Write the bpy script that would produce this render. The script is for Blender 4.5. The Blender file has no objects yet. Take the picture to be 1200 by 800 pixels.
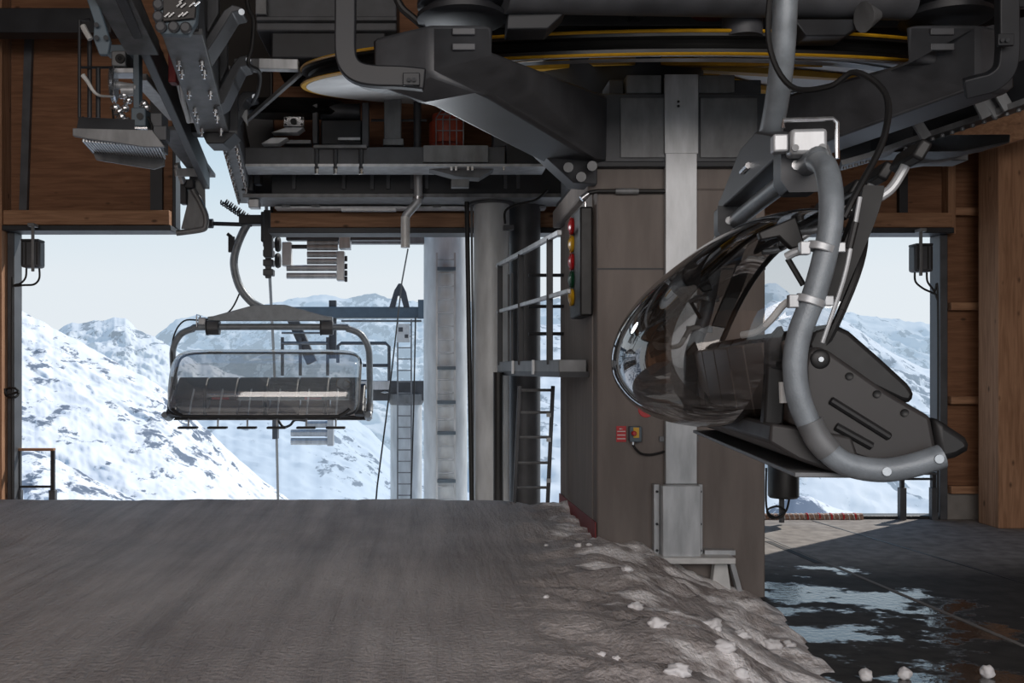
import bpy, bmesh, math, random
from mathutils import Vector, Matrix, noise
random.seed(7)
C = bpy.context.scene.collection
R = math.radians
F, VX, VY, H = 1150.0, 500.0, 432.0, 2.35

def P(px, py, d):
    return Vector(((px - VX) * d / F, d, H - (py - VY) * d / F))

# ------------------------------------------------------------------ materials
def lin(c):
    out = []
    for v in c:
        v /= 255.0
        out.append(v / 12.92 if v <= 0.04045 else ((v + 0.055) / 1.055) ** 2.4)
    return (out[0], out[1], out[2], 1.0)

def new_mat(name):
    m = bpy.data.materials.new(name); m.use_nodes = True
    nt = m.node_tree
    return m, nt, nt.nodes['Principled BSDF'], nt.nodes['Material Output']

def mat(name, col, rough=0.5, metal=0.0, var=0.25, scale=6.0, stretch=(1, 1, 1), bump=0.0, bscale=60.0, rvar=0.1, spec=0.5):
    m, nt, bs, out = new_mat(name)
    N, L = nt.nodes, nt.links
    tc = N.new('ShaderNodeTexCoord'); mp = N.new('ShaderNodeMapping')
    mp.inputs['Scale'].default_value = stretch
    L.new(tc.outputs['Object'], mp.inputs['Vector'])
    nz = N.new('ShaderNodeTexNoise'); nz.inputs['Scale'].default_value = scale; nz.inputs['Detail'].default_value = 6
    L.new(mp.outputs['Vector'], nz.inputs['Vector'])
    cr = N.new('ShaderNodeValToRGB')
    c = lin(col)
    cr.color_ramp.elements[0].position = 0.3; cr.color_ramp.elements[1].position = 0.7
    cr.color_ramp.elements[0].color = tuple(v * (1 - var) for v in c[:3]) + (1,)
    cr.color_ramp.elements[1].color = tuple(min(1, v * (1 + var)) for v in c[:3]) + (1,)
    L.new(nz.outputs['Fac'], cr.inputs['Fac']); L.new(cr.outputs['Color'], bs.inputs['Base Color'])
    mr = N.new('ShaderNodeMapRange')
    mr.inputs['To Min'].default_value = max(0.03, rough - rvar); mr.inputs['To Max'].default_value = min(1, rough + rvar)
    L.new(nz.outputs['Fac'], mr.inputs['Value']); L.new(mr.outputs['Result'], bs.inputs['Roughness'])
    bs.inputs['Metallic'].default_value = metal
    bs.inputs['Specular IOR Level'].default_value = spec
    if bump:
        n2 = N.new('ShaderNodeTexNoise'); n2.inputs['Scale'].default_value = bscale; n2.inputs['Detail'].default_value = 4
        L.new(mp.outputs['Vector'], n2.inputs['Vector'])
        b = N.new('ShaderNodeBump'); b.inputs['Strength'].default_value = bump; b.inputs['Distance'].default_value = 0.02
        L.new(n2.outputs['Fac'], b.inputs['Height']); L.new(b.outputs['Normal'], bs.inputs['Normal'])
    return m

M = {}
M['steel'] = mat('dark_steel', (72, 74, 78), 0.5, 0.15, 0.3, 3.0, bump=0.05)
M['steel2'] = mat('darker_steel', (40, 42, 46), 0.5, 0.2, 0.3, 3.0)
M['black'] = mat('black_plastic', (22, 22, 23), 0.52, 0.0, 0.2, 20, bump=0.05, bscale=300)
M['rubber'] = mat('black_rubber', (14, 14, 15), 0.6, 0.0, 0.2, 5)
M['panel'] = mat('charcoal_plastic', (48, 46, 46), 0.5, 0.0, 0.12, 8, bump=0.08, bscale=400)
M['galv'] = mat('galvanised_steel', (176, 179, 182), 0.4, 0.35, 0.22, 9, stretch=(1, 1, 0.25), bump=0.03)
M['galvdull'] = mat('dull_galvanised_steel', (112, 114, 116), 0.5, 0.3, 0.3, 7, stretch=(1, 1, 0.4))
M['tube'] = mat('grey_painted_tube', (122, 129, 135), 0.42, 0.15, 0.2, 9, bump=0.12, bscale=140)
M['chrome'] = mat('bright_zinc', (205, 207, 210), 0.25, 0.9, 0.12, 12)
M['white'] = mat('white_painted_metal', (205, 206, 205), 0.4, 0.1, 0.1, 8)
M['concrete'] = mat('column_concrete', (118, 111, 107), 0.8, 0, 0.16, 2.2, stretch=(2.5, 2.5, 0.5), bump=0.12, bscale=30, spec=0.2)
M['concrete2'] = mat('column_concrete_smooth', (128, 122, 118), 0.8, 0, 0.12, 3.0, stretch=(3, 3, 0.4), bump=0.1, bscale=40, spec=0.2)
M['plinth'] = mat('plinth_concrete', (120, 116, 112), 0.85, 0, 0.15, 5, bump=0.1)
M['yellow'] = mat('yellow_paint', (196, 148, 30), 0.4, 0, 0.15, 6)
M['red'] = mat('red_paint', (150, 34, 34), 0.5, 0, 0.15, 6)
M['darkred'] = mat('dark_red_paint', (118, 38, 40), 0.6, 0, 0.2, 4)
M['orange'] = mat('orange_red_paint', (150, 56, 30), 0.5, 0, 0.2, 4)
M['green'] = mat('dark_green_lens', (20, 66, 44), 0.3, 0, 0.1, 6)
M['amber'] = mat('amber_lens', (205, 158, 32), 0.3, 0, 0.08, 6)
M['redlens'] = mat('red_lens', (180, 34, 38), 0.3, 0, 0.08, 6)
M['bluegrey'] = mat('blue_grey_box', (84, 98, 108), 0.5, 0, 0.1, 6)
M['shell'] = mat('light_brown_grey_shell', (150, 140, 134), 0.45, 0, 0.08, 5)
M['rope'] = mat('steel_rope', (110, 112, 114), 0.5, 0.6, 0.2, 60)
M['ceil'] = mat('dark_roof', (38, 34, 31), 0.8, 0, 0.25, 1.5)
M['disc'] = mat('bright_web_sheet', (232, 234, 236), 0.35, 0.2, 0.05, 3)
M['pole'] = mat('pale_galvanised_pole', (192, 196, 198), 0.5, 0.1, 0.2, 5, stretch=(1, 1, 0.3))  # paler galvanised copy, the tower's sunlit brightness put into its colour
M['rim'] = mat('blackened_rim', (20, 20, 20), 0.4, 0.1, 0.2, 3)

def wood(name, col, axis):
    """grain along the given axis, board seams and knots"""
    m, nt, bs, out = new_mat(name); N, L = nt.nodes, nt.links
    tc = N.new('ShaderNodeTexCoord'); mp = N.new('ShaderNodeMapping')
    sc = [9.0, 9.0, 9.0]; sc[axis] = 0.7
    mp.inputs['Scale'].default_value = sc
    L.new(tc.outputs['Object'], mp.inputs['Vector'])
    nz = N.new('ShaderNodeTexNoise'); nz.inputs['Scale'].default_value = 2.2; nz.inputs['Detail'].default_value = 8; nz.inputs['Distortion'].default_value = 0.8
    L.new(mp.outputs['Vector'], nz.inputs['Vector'])
    cr = N.new('ShaderNodeValToRGB'); c = lin(col)
    cr.color_ramp.elements[0].position = 0.32; cr.color_ramp.elements[1].position = 0.68
    cr.color_ramp.elements[0].color = (c[0] * .72, c[1] * .66, c[2] * .6, 1)
    cr.color_ramp.elements[1].color = (c[0] * 1.18, c[1] * 1.16, c[2] * 1.12, 1)
    L.new(nz.outputs['Fac'], cr.inputs['Fac'])
    vo = N.new('ShaderNodeTexVoronoi'); vo.inputs['Scale'].default_value = 2.6; vo.inputs['Randomness'].default_value = 1
    mp2 = N.new('ShaderNodeMapping'); s2 = [1.6, 1.6, 1.6]; s2[axis] = 0.8; mp2.inputs['Scale'].default_value = s2
    L.new(tc.outputs['Object'], mp2.inputs['Vector']); L.new(mp2.outputs['Vector'], vo.inputs['Vector'])
    k = N.new('ShaderNodeMapRange'); k.inputs['From Min'].default_value = 0.05; k.inputs['From Max'].default_value = 0.13
    k.inputs['To Min'].default_value = 0.35; k.inputs['To Max'].default_value = 1.0
    L.new(vo.outputs['Distance'], k.inputs['Value'])
    mx = N.new('ShaderNodeMix'); mx.data_type = 'RGBA'; mx.blend_type = 'MULTIPLY'; mx.inputs['Factor'].default_value = 1
    L.new(cr.outputs['Color'], mx.inputs['A']); L.new(k.outputs['Result'], mx.inputs['B'])
    L.new(mx.outputs['Result'], bs.inputs['Base Color'])
    bs.inputs['Roughness'].default_value = 0.65
    bs.inputs['Specular IOR Level'].default_value = 0.25
    return m
M['wood_z'] = wood('timber_upright', (150, 116, 92), 2)
M['wood_x'] = wood('timber_crosswise', (152, 117, 92), 0)
M['wood_panel'] = wood('timber_panel', (122, 88, 66), 0)

def glass(name, tint, refl=1.0, milk=0.0):
    m, nt, bs, out = new_mat(name); N, L = nt.nodes, nt.links
    N.remove(bs)
    tr = N.new('ShaderNodeBsdfTransparent'); tr.inputs['Color'].default_value = tuple(tint) + (1,)
    gl = N.new('ShaderNodeBsdfGlossy'); gl.inputs['Roughness'].default_value = 0.03; gl.inputs['Color'].default_value = (.95, .95, .95, 1)
    fr = N.new('ShaderNodeLayerWeight'); fr.inputs['Blend'].default_value = 0.42
    mu = N.new('ShaderNodeMath'); mu.operation = 'MULTIPLY_ADD'; mu.inputs[1].default_value = 0.75 * refl; mu.inputs[2].default_value = 0.06 * refl
    L.new(fr.outputs['Fresnel'], mu.inputs[0])
    mx = N.new('ShaderNodeMixShader'); L.new(mu.outputs[0], mx.inputs['Fac'])
    src = tr.outputs[0]
    if milk:
        dd = N.new('ShaderNodeBsdfTranslucent'); dd.inputs['Color'].default_value = (.5, .48, .46, 1)
        m2 = N.new('ShaderNodeMixShader'); m2.inputs['Fac'].default_value = milk
        L.new(tr.outputs[0], m2.inputs[1]); L.new(dd.outputs[0], m2.inputs[2]); src = m2.outputs[0]
    L.new(src, mx.inputs[1]); L.new(gl.outputs[0], mx.inputs[2]); L.new(mx.outputs[0], out.inputs['Surface'])
    return m
M['bubble_dark'] = glass('smoked_bubble', (.30, .27, .25))
M['bubble_clear'] = glass('clear_bubble', (.74, .73, .72), 0.8, .3)
M['bubble_light'] = glass('lightly_tinted_bubble', (.78, .78, .78), 0.7)

def wet_floor():
    m, nt, bs, out = new_mat('wet_concrete_floor'); N, L = nt.nodes, nt.links
    tc = N.new('ShaderNodeTexCoord')
    mp = N.new('ShaderNodeMapping'); mp.inputs['Scale'].default_value = (1, 1.25, 1); L.new(tc.outputs['Object'], mp.inputs['Vector'])
    n1 = N.new('ShaderNodeTexNoise'); n1.inputs['Scale'].default_value = 0.85; n1.inputs['Detail'].default_value = 12; n1.inputs['Roughness'].default_value = 0.66
    L.new(mp.outputs['Vector'], n1.inputs['Vector'])
    # wetness falls off to the back edge and to the right
    sp = N.new('ShaderNodeSeparateXYZ'); L.new(tc.outputs['Object'], sp.inputs[0])
    my = N.new('ShaderNodeMapRange'); my.inputs['From Min'].default_value = 11.5; my.inputs['From Max'].default_value = 12.7; my.inputs['To Min'].default_value = 0; my.inputs['To Max'].default_value = -0.5
    L.new(sp.outputs['Y'], my.inputs['Value'])
    mxx = N.new('ShaderNodeMapRange'); mxx.inputs['From Min'].default_value = 5.2; mxx.inputs['From Max'].default_value = 7.4; mxx.inputs['To Min'].default_value = 0.045; mxx.inputs['To Max'].default_value = -0.3
    L.new(sp.outputs['X'], mxx.inputs['Value'])
    a1 = N.new('ShaderNodeMath'); a1.operation = 'ADD'; L.new(n1.outputs['Fac'], a1.inputs[0]); L.new(my.outputs['Result'], a1.inputs[1])
    a2 = N.new('ShaderNodeMath'); a2.operation = 'ADD'; L.new(a1.outputs[0], a2.inputs[0]); L.new(mxx.outputs['Result'], a2.inputs[1])
    wet = N.new('ShaderNodeMapRange'); wet.inputs['From Min'].default_value = 0.535; wet.inputs['From Max'].default_value = 0.575
    L.new(a2.outputs[0], wet.inputs['Value'])
    # expansion joints / kerb line running obliquely over the slab
    n2 = N.new('ShaderNodeTexNoise'); n2.inputs['Scale'].default_value = 5; n2.inputs['Detail'].default_value = 8
    L.new(tc.outputs['Object'], n2.inputs['Vector'])
    cr = N.new('ShaderNodeValToRGB')
    cr.color_ramp.elements[0].position = 0.3; cr.color_ramp.elements[0].color = lin((112, 106, 102))
    cr.color_ramp.elements[1].position = 0.72; cr.color_ramp.elements[1].color = lin((152, 146, 140))
    L.new(n2.outputs['Fac'], cr.inputs['Fac'])
    dk = N.new('ShaderNodeMapRange'); dk.inputs['From Min'].default_value = 11.0; dk.inputs['From Max'].default_value = 12.3; dk.inputs['To Min'].default_value = 0.2; dk.inputs['To Max'].default_value = 1  # slab colour darkened inside the hall, offsetting the fill light
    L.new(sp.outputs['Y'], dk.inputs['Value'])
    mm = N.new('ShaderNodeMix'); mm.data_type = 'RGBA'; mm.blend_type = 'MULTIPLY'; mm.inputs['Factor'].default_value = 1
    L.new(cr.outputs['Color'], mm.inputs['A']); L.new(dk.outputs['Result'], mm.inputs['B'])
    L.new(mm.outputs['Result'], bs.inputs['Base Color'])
    rr = N.new('ShaderNodeMapRange'); rr.inputs['To Min'].default_value = 0.75; rr.inputs['To Max'].default_value = 0.08
    L.new(wet.outputs['Result'], rr.inputs['Value']); L.new(rr.outputs['Result'], bs.inputs['Roughness'])
    ss = N.new('ShaderNodeMapRange'); ss.inputs['To Min'].default_value = 0.12; ss.inputs['To Max'].default_value = 1.0
    L.new(wet.outputs['Result'], ss.inputs['Value']); L.new(ss.outputs['Result'], bs.inputs['Specular IOR Level'])
    b = N.new('ShaderNodeBump'); b.inputs['Strength'].default_value = 0.25; b.inputs['Distance'].default_value = 0.02
    n3 = N.new('ShaderNodeTexNoise'); n3.inputs['Scale'].default_value = 14; n3.inputs['Detail'].default_value = 6
    L.new(tc.outputs['Object'], n3.inputs['Vector']); L.new(n3.outputs['Fac'], b.inputs['Height']); L.new(b.outputs['Normal'], bs.inputs['Normal'])
    return m
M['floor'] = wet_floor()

def snow_dirty():
    m, nt, bs, out = new_mat('packed_grey_snow'); N, L = nt.nodes, nt.links
    tc = N.new('ShaderNodeTexCoord')
    n1 = N.new('ShaderNodeTexNoise'); n1.inputs['Scale'].default_value = 0.8; n1.inputs['Detail'].default_value = 9; n1.inputs['Roughness'].default_value = 0.6
    L.new(tc.outputs['Object'], n1.inputs['Vector'])
    cr = N.new('ShaderNodeValToRGB')
    cr.color_ramp.elements[0].position = 0.3; cr.color_ramp.elements[0].color = lin((160, 153, 151))
    cr.color_ramp.elements[1].position = 0.72; cr.color_ramp.elements[1].color = lin((196, 190, 188))
    L.new(n1.outputs['Fac'], cr.inputs['Fac'])
    # whiter, cleaner snow on the sheltered flank
    sp = N.new('ShaderNodeSeparateXYZ'); L.new(tc.outputs['Object'], sp.inputs[0])
    n4 = N.new('ShaderNodeTexNoise'); n4.inputs['Scale'].default_value = 2.1; n4.inputs['Detail'].default_value = 7
    mp4 = N.new('ShaderNodeMapping'); mp4.inputs['Scale'].default_value = (0.8, 1.8, 1.8); L.new(tc.outputs['Object'], mp4.inputs['Vector']); L.new(mp4.outputs['Vector'], n4.inputs['Vector'])
    fx = N.new('ShaderNodeMapRange'); fx.inputs['From Min'].default_value = 0.5; fx.inputs['From Max'].default_value = 1.7; fx.inputs['To Min'].default_value = -0.35; fx.inputs['To Max'].default_value = 0.03
    L.new(sp.outputs['X'], fx.inputs['Value'])
    ad = N.new('ShaderNodeMath'); ad.operation = 'ADD'; L.new(n4.outputs['Fac'], ad.inputs[0]); L.new(fx.outputs['Result'], ad.inputs[1])
    cl = N.new('ShaderNodeMapRange'); cl.inputs['From Min'].default_value = 0.5; cl.inputs['From Max'].default_value = 0.6
    L.new(ad.outputs[0], cl.inputs['Value'])
    mpt = N.new('ShaderNodeMapping'); mpt.inputs['Scale'].default_value = (1.0, 0.07, 1.0); mpt.inputs['Rotation'].default_value = (0, 0, R(17)); L.new(tc.outputs['Object'], mpt.inputs['Vector'])
    nt_ = N.new('ShaderNodeTexNoise'); nt_.inputs['Scale'].default_value = 4.2; nt_.inputs['Detail'].default_value = 9; nt_.inputs['Roughness'].default_value = 0.65; L.new(mpt.outputs['Vector'], nt_.inputs['Vector'])
    tr_ = N.new('ShaderNodeMapRange'); tr_.inputs['From Min'].default_value = 0.35; tr_.inputs['From Max'].default_value = 0.65; tr_.inputs['To Min'].default_value = 0.74; tr_.inputs['To Max'].default_value = 1.12; L.new(nt_.outputs['Fac'], tr_.inputs['Value'])
    mt_ = N.new('ShaderNodeMix'); mt_.data_type = 'RGBA'; mt_.blend_type = 'MULTIPLY'; mt_.inputs['Factor'].default_value = 1; L.new(cr.outputs['Color'], mt_.inputs['A']); L.new(tr_.outputs['Result'], mt_.inputs['B'])  # track dirt streaks, also standing in for groove shading lost in flat light
    mx = N.new('ShaderNodeMix'); mx.data_type = 'RGBA'; L.new(cl.outputs['Result'], mx.inputs['Factor'])
    L.new(mt_.outputs['Result'], mx.inputs['A']); mx.inputs['B'].default_value = lin((248, 246, 246))
    L.new(mx.outputs['Result'], bs.inputs['Base Color'])
    bs.inputs['Roughness'].default_value = 0.6
    bs.inputs['Specular IOR Level'].default_value = 0.3
    # ski tracks: thin grooves running up the ramp + grain
    mp = N.new('ShaderNodeMapping'); mp.inputs['Scale'].default_value = (1.0, 0.09, 1.0); mp.inputs['Rotation'].default_value = (0, 0, R(14))
    L.new(tc.outputs['Object'], mp.inputs['Vector'])
    n2 = N.new('ShaderNodeTexNoise'); n2.inputs['Scale'].default_value = 5.5; n2.inputs['Detail'].default_value = 8; n2.inputs['Roughness'].default_value = 0.6; n2.inputs['Distortion'].default_value = 0.25
    L.new(mp.outputs['Vector'], n2.inputs['Vector'])
    n3 = N.new('ShaderNodeTexNoise'); n3.inputs['Scale'].default_value = 26; n3.inputs['Detail'].default_value = 6
    L.new(tc.outputs['Object'], n3.inputs['Vector'])
    ml = N.new('ShaderNodeMath'); ml.operation = 'MULTIPLY_ADD'; ml.inputs[1].default_value = 0.3
    L.new(n3.outputs['Fac'], ml.inputs[0]); L.new(n2.outputs['Fac'], ml.inputs[2])
    b = N.new('ShaderNodeBump'); b.inputs['Strength'].default_value = 0.9; b.inputs['Distance'].default_value = 0.09
    L.new(ml.outputs[0], b.inputs['Height']); L.new(b.outputs['Normal'], bs.inputs['Normal'])
    return m
M['snow'] = snow_dirty()
M['lump'] = mat('clean_snow', (226, 225, 226), 0.6, 0, 0.05, 6, bump=0.2, bscale=25, spec=0.3)

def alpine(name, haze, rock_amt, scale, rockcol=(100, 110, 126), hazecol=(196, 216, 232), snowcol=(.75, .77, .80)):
    """snow with rock outcrops; distance haze is painted in as a flat emission mix"""
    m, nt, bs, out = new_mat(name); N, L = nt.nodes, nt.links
    N.remove(bs)
    tc = N.new('ShaderNodeTexCoord')
    mp = N.new('ShaderNodeMapping'); mp.inputs['Scale'].default_value = (1, .42, 1); L.new(tc.outputs['Object'], mp.inputs['Vector'])
    n1 = N.new('ShaderNodeTexNoise'); n1.inputs['Scale'].default_value = scale; n1.inputs['Detail'].default_value = 14; n1.inputs['Roughness'].default_value = 0.68
    L.new(mp.outputs['Vector'], n1.inputs['Vector'])
    n2 = N.new('ShaderNodeTexNoise'); n2.inputs['Scale'].default_value = scale * 0.13; n2.inputs['Detail'].default_value = 3
    L.new(mp.outputs['Vector'], n2.inputs['Vector'])
    ad = N.new('ShaderNodeMath'); ad.operation = 'MULTIPLY_ADD'; ad.inputs[1].default_value = 0.55
    L.new(n2.outputs['Fac'], ad.inputs[0]); L.new(n1.outputs['Fac'], ad.inputs[2])
    rk = N.new('ShaderNodeMapRange'); rk.inputs['From Min'].default_value = 0.92 - rock_amt; rk.inputs['From Max'].default_value = 0.965 - rock_amt
    L.new(ad.outputs[0], rk.inputs['Value'])
    mx = N.new('ShaderNodeMix'); mx.data_type = 'RGBA'; L.new(rk.outputs['Result'], mx.inputs['Factor'])
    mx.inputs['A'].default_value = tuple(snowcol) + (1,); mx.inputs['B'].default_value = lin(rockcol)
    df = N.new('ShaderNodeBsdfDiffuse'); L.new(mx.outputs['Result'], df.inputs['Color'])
    b = N.new('ShaderNodeBump'); b.inputs['Strength'].default_value = 0.06; b.inputs['Distance'].default_value = 0.6
    L.new(n1.outputs['Fac'], b.inputs['Height']); L.new(b.outputs['Normal'], df.inputs['Normal'])
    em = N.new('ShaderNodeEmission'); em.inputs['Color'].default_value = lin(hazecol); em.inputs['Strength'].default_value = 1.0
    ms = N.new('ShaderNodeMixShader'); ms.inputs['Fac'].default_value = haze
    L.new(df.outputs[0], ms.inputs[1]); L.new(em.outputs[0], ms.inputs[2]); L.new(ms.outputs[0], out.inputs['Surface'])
    return m
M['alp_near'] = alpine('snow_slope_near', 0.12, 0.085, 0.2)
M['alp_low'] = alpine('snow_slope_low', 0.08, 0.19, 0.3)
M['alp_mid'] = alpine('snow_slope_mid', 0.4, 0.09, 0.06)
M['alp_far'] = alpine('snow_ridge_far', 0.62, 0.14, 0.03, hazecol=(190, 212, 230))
M['alp_face'] = alpine('snow_face_painted_shade', 0.3, 0.05, 0.13, snowcol=(.56, .63, .70))  # bluish shade of the valley face put into its snow colour

# ------------------------------------------------------------------ mesh builder
ORG = {}
class MB:
    def __init__(self): self.bm = bmesh.new()
    def poly(self, pts):
        vs = [self.bm.verts.new(p) for p in pts]
        self.bm.faces.new(vs); return vs
    def hexa(self, a, b):
        """two matching rings -> closed solid"""
        va = [self.bm.verts.new(p) for p in a]; vb = [self.bm.verts.new(p) for p in b]
        n = len(a)
        self.bm.faces.new(va); self.bm.faces.new(list(reversed(vb)))
        for i in range(n):
            j = (i + 1) % n
            self.bm.faces.new((va[j], va[i], vb[i], vb[j]))
    def prism(self, pts, off):
        pts = [Vector(p) for p in pts]; off = Vector(off)
        self.hexa(pts, [p + off for p in pts])
    def box(self, lo, hi):
        x0, y0, z0 = lo; x1, y1, z1 = hi
        self.prism([(x0, y0, z0), (x1, y0, z0), (x1, y0, z1), (x0, y0, z1)], (0, y1 - y0, 0))
    def cbox(self, c, s, rot=None):
        x, y, z = s[0] / 2, s[1] / 2, s[2] / 2
        ring = [Vector(p) for p in ((-x, -y, -z), (x, -y, -z), (x, -y, z), (-x, -y, z))]
        m = rot or Matrix.Identity(3); c = Vector(c)
        self.hexa([m @ p + c for p in ring], [m @ (p + Vector((0, 2 * y, 0))) + c for p in ring])
    def bar(self, p0, p1, w, h, up=(0, 0, 1), w1=None, h1=None):
        p0, p1 = Vector(p0), Vector(p1); t = (p1 - p0).normalized(); up = Vector(up)
        s = t.cross(up)
        if s.length < 1e-4: s = t.cross(Vector((1, 0, 0)))
        s.normalize(); u = s.cross(t).normalized()
        w1 = w1 or w; h1 = h1 or h
        self.hexa([p0 + s * a * w / 2 + u * b * h / 2 for a, b in ((-1, -1), (1, -1), (1, 1), (-1, 1))],
                  [p1 + s * a * w1 / 2 + u * b * h1 / 2 for a, b in ((-1, -1), (1, -1), (1, 1), (-1, 1))])
    def tube(self, pts, r, seg=12, smooth=0, closed=False, sq=None, up=None):
        pts = [Vector(p) for p in pts]
        if smooth: pts = catmull(pts, smooth, closed)
        n = len(pts)
        rad = r if isinstance(r, (list, tuple)) else [r] * n
        if len(rad) != n:
            rad = [rad[0] + (rad[-1] - rad[0]) * i / (n - 1) for i in range(n)]
        rings = []; prev = None
        for i in range(n):
            if closed: t = pts[(i + 1) % n] - pts[i - 1]
            else: t = pts[min(i + 1, n - 1)] - pts[max(i - 1, 0)]
            t.normalize()
            if prev is None:
                a = Vector(up) if up else (Vector((0, 0, 1)) if abs(t.z) < .9 else Vector((1, 0, 0)))
            else: a = prev
            nn = (a - t * a.dot(t)).normalized(); prev = nn; bb = t.cross(nn)
            ring = []
            if sq:
                for a_, b_ in ((-1, -1), (1, -1), (1, 1), (-1, 1)):
                    ring.append(self.bm.verts.new(pts[i] + nn * a_ * sq[0] / 2 + bb * b_ * sq[1] / 2))
            else:
                for k in range(seg):
                    q = 2 * math.pi * k / seg
                    ring.append(self.bm.verts.new(pts[i] + (nn * math.cos(q) + bb * math.sin(q)) * rad[i]))
            rings.append(ring)
        m = len(rings[0])
        for i in range(n if closed else n - 1):
            a, b = rings[i], rings[(i + 1) % n]
            for k in range(m):
                l = (k + 1) % m
                self.bm.faces.new((a[k], a[l], b[l], b[k]))
        if not closed:
            self.bm.faces.new(list(reversed(rings[0]))); self.bm.faces.new(rings[-1])
    def cyl(self, p0, p1, r, seg=20, r1=None):
        self.tube([p0, p1], [r, r1 if r1 is not None else r], seg)
    def lathe(self, prof, org, axis=(0, 0, 1), seg=32):
        """prof: list of (radius, height along axis)"""
        ax = Vector(axis).normalized(); org = Vector(org)
        a = ax.cross(Vector((1, 0, 0)) if abs(ax.x) < .9 else Vector((0, 1, 0))).normalized(); b = ax.cross(a)
        rings = []
        for r, h in prof:
            if r < 1e-6: rings.append([self.bm.verts.new(org + ax * h)])
            else: rings.append([self.bm.verts.new(org + ax * h + (a * math.cos(2 * math.pi * k / seg) + b * math.sin(2 * math.pi * k / seg)) * r) for k in range(seg)])
        for p, q in zip(rings, rings[1:]):
            for k in range(seg):
                l = (k + 1) % seg
                if len(p) == 1 and len(q) == 1: continue
                if len(p) == 1: self.bm.faces.new((p[0], q[l], q[k]))
                elif len(q) == 1: self.bm.faces.new((p[k], p[l], q[0]))
                else: self.bm.faces.new((p[k], p[l], q[l], q[k]))
    def dome(self, c, axis, r, h, seg=20):
        self.lathe([(r, 0)] + [(r * math.cos(R(a)), h * math.sin(R(a))) for a in (15, 30, 45, 60, 75)] + [(0, h)], c, axis, seg)
    def build(self, name, m, parent=None, bev=0, ang=35, mats=None):
        org = ORG.get(parent.name, Vector()) if parent else Vector()
        bmesh.ops.recalc_face_normals(self.bm, faces=self.bm.faces)
        me = bpy.data.meshes.new(name)
        if org.length: bmesh.ops.translate(self.bm, verts=self.bm.verts, vec=-org)
        self.bm.to_mesh(me); self.bm.free()
        for mm in (mats or [m]): me.materials.append(mm)
        for p in me.polygons: p.use_smooth = True
        me.set_sharp_from_angle(angle=R(ang))
        o = bpy.data.objects.new(name, me); C.objects.link(o)
        if parent: o.parent = parent
        ORG[o.name] = org
        if bev:
            b = o.modifiers.new('bevel', 'BEVEL'); b.width = bev; b.segments = 2; b.limit_method = 'ANGLE'; b.angle_limit = R(40)
        return o

def catmull(pts, k, closed=False):
    n = len(pts); out = []
    rng = range(n if closed else n - 1)
    for i in rng:
        if closed: p0, p1, p2, p3 = pts[i - 1], pts[i], pts[(i + 1) % n], pts[(i + 2) % n]
        else: p0, p1, p2, p3 = pts[max(i - 1, 0)], pts[i], pts[i + 1], pts[min(i + 2, n - 1)]
        for j in range(k):
            t = j / k
            out.append(0.5 * ((2 * p1) + (p2 - p0) * t + (2 * p0 - 5 * p1 + 4 * p2 - p3) * t * t + (3 * p1 - p0 - 3 * p2 + p3) * t ** 3))
    if not closed: out.append(pts[-1].copy())
    return out

def thing(name, label, cat, loc=(0, 0, 0), group=None):
    o = bpy.data.objects.new(name, None); C.objects.link(o); o.location = loc
    o.empty_display_size = .2
    ORG[o.name] = Vector(loc)
    return tag(o, label, cat, group)
def tag(o, label, cat, group=None, kind=None):
    o['label'] = label; o['category'] = cat
    if group: o['group'] = group
    if kind: o['kind'] = kind
    return o
def struct(o, label=None, cat=None):
    o['kind'] = 'structure'
    if label: o['label'] = label
    if cat: o['category'] = cat
    return o
def one(mb, name, m, label, cat, group=None, bev=0, kind=None):
    return tag(mb.build(name, m, None, bev), label, cat, group, kind)
def dup(o, parent=None, loc=None):
    c = o.copy(); C.objects.link(c)
    if parent: c.parent = parent
    if loc is not None: c.location = loc
    return c
def rowof(first, offs):
    """copies of a part moved by the offsets, same parent"""
    base = first.location.copy()
    for v in offs:
        c = first.copy(); C.objects.link(c); c.parent = first.parent; c.location = base + Vector(v)
# ================================================================== THE SETTING
YB = 15.4                                    # plane of the big rear opening
def xb(px, d=YB): return (px - VX) * d / F
def zb(py, d=YB): return H - (py - VY) * d / F
CEIL = 8.4
m_ = MB(); m_.box((-7.2, -4, -0.3), (10.2, YB + .25, 0.0))
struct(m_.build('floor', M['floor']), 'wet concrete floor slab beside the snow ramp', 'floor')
m_ = MB(); m_.box((-7.2, -4, CEIL), (10.2, YB + .6, CEIL + .3))
struct(m_.build('ceiling', M['ceil']), 'dark roof of the station hall', 'ceiling')
m_ = MB(); m_.box((-7.2, -4, 0), (-6.72, YB - .25, CEIL)); struct(m_.build('wall_left', M['wood_panel']))
m_ = MB(); m_.box((9.7, -4, 0), (10.2, YB + .3, CEIL)); struct(m_.build('wall_right', M['wood_panel']))
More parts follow.
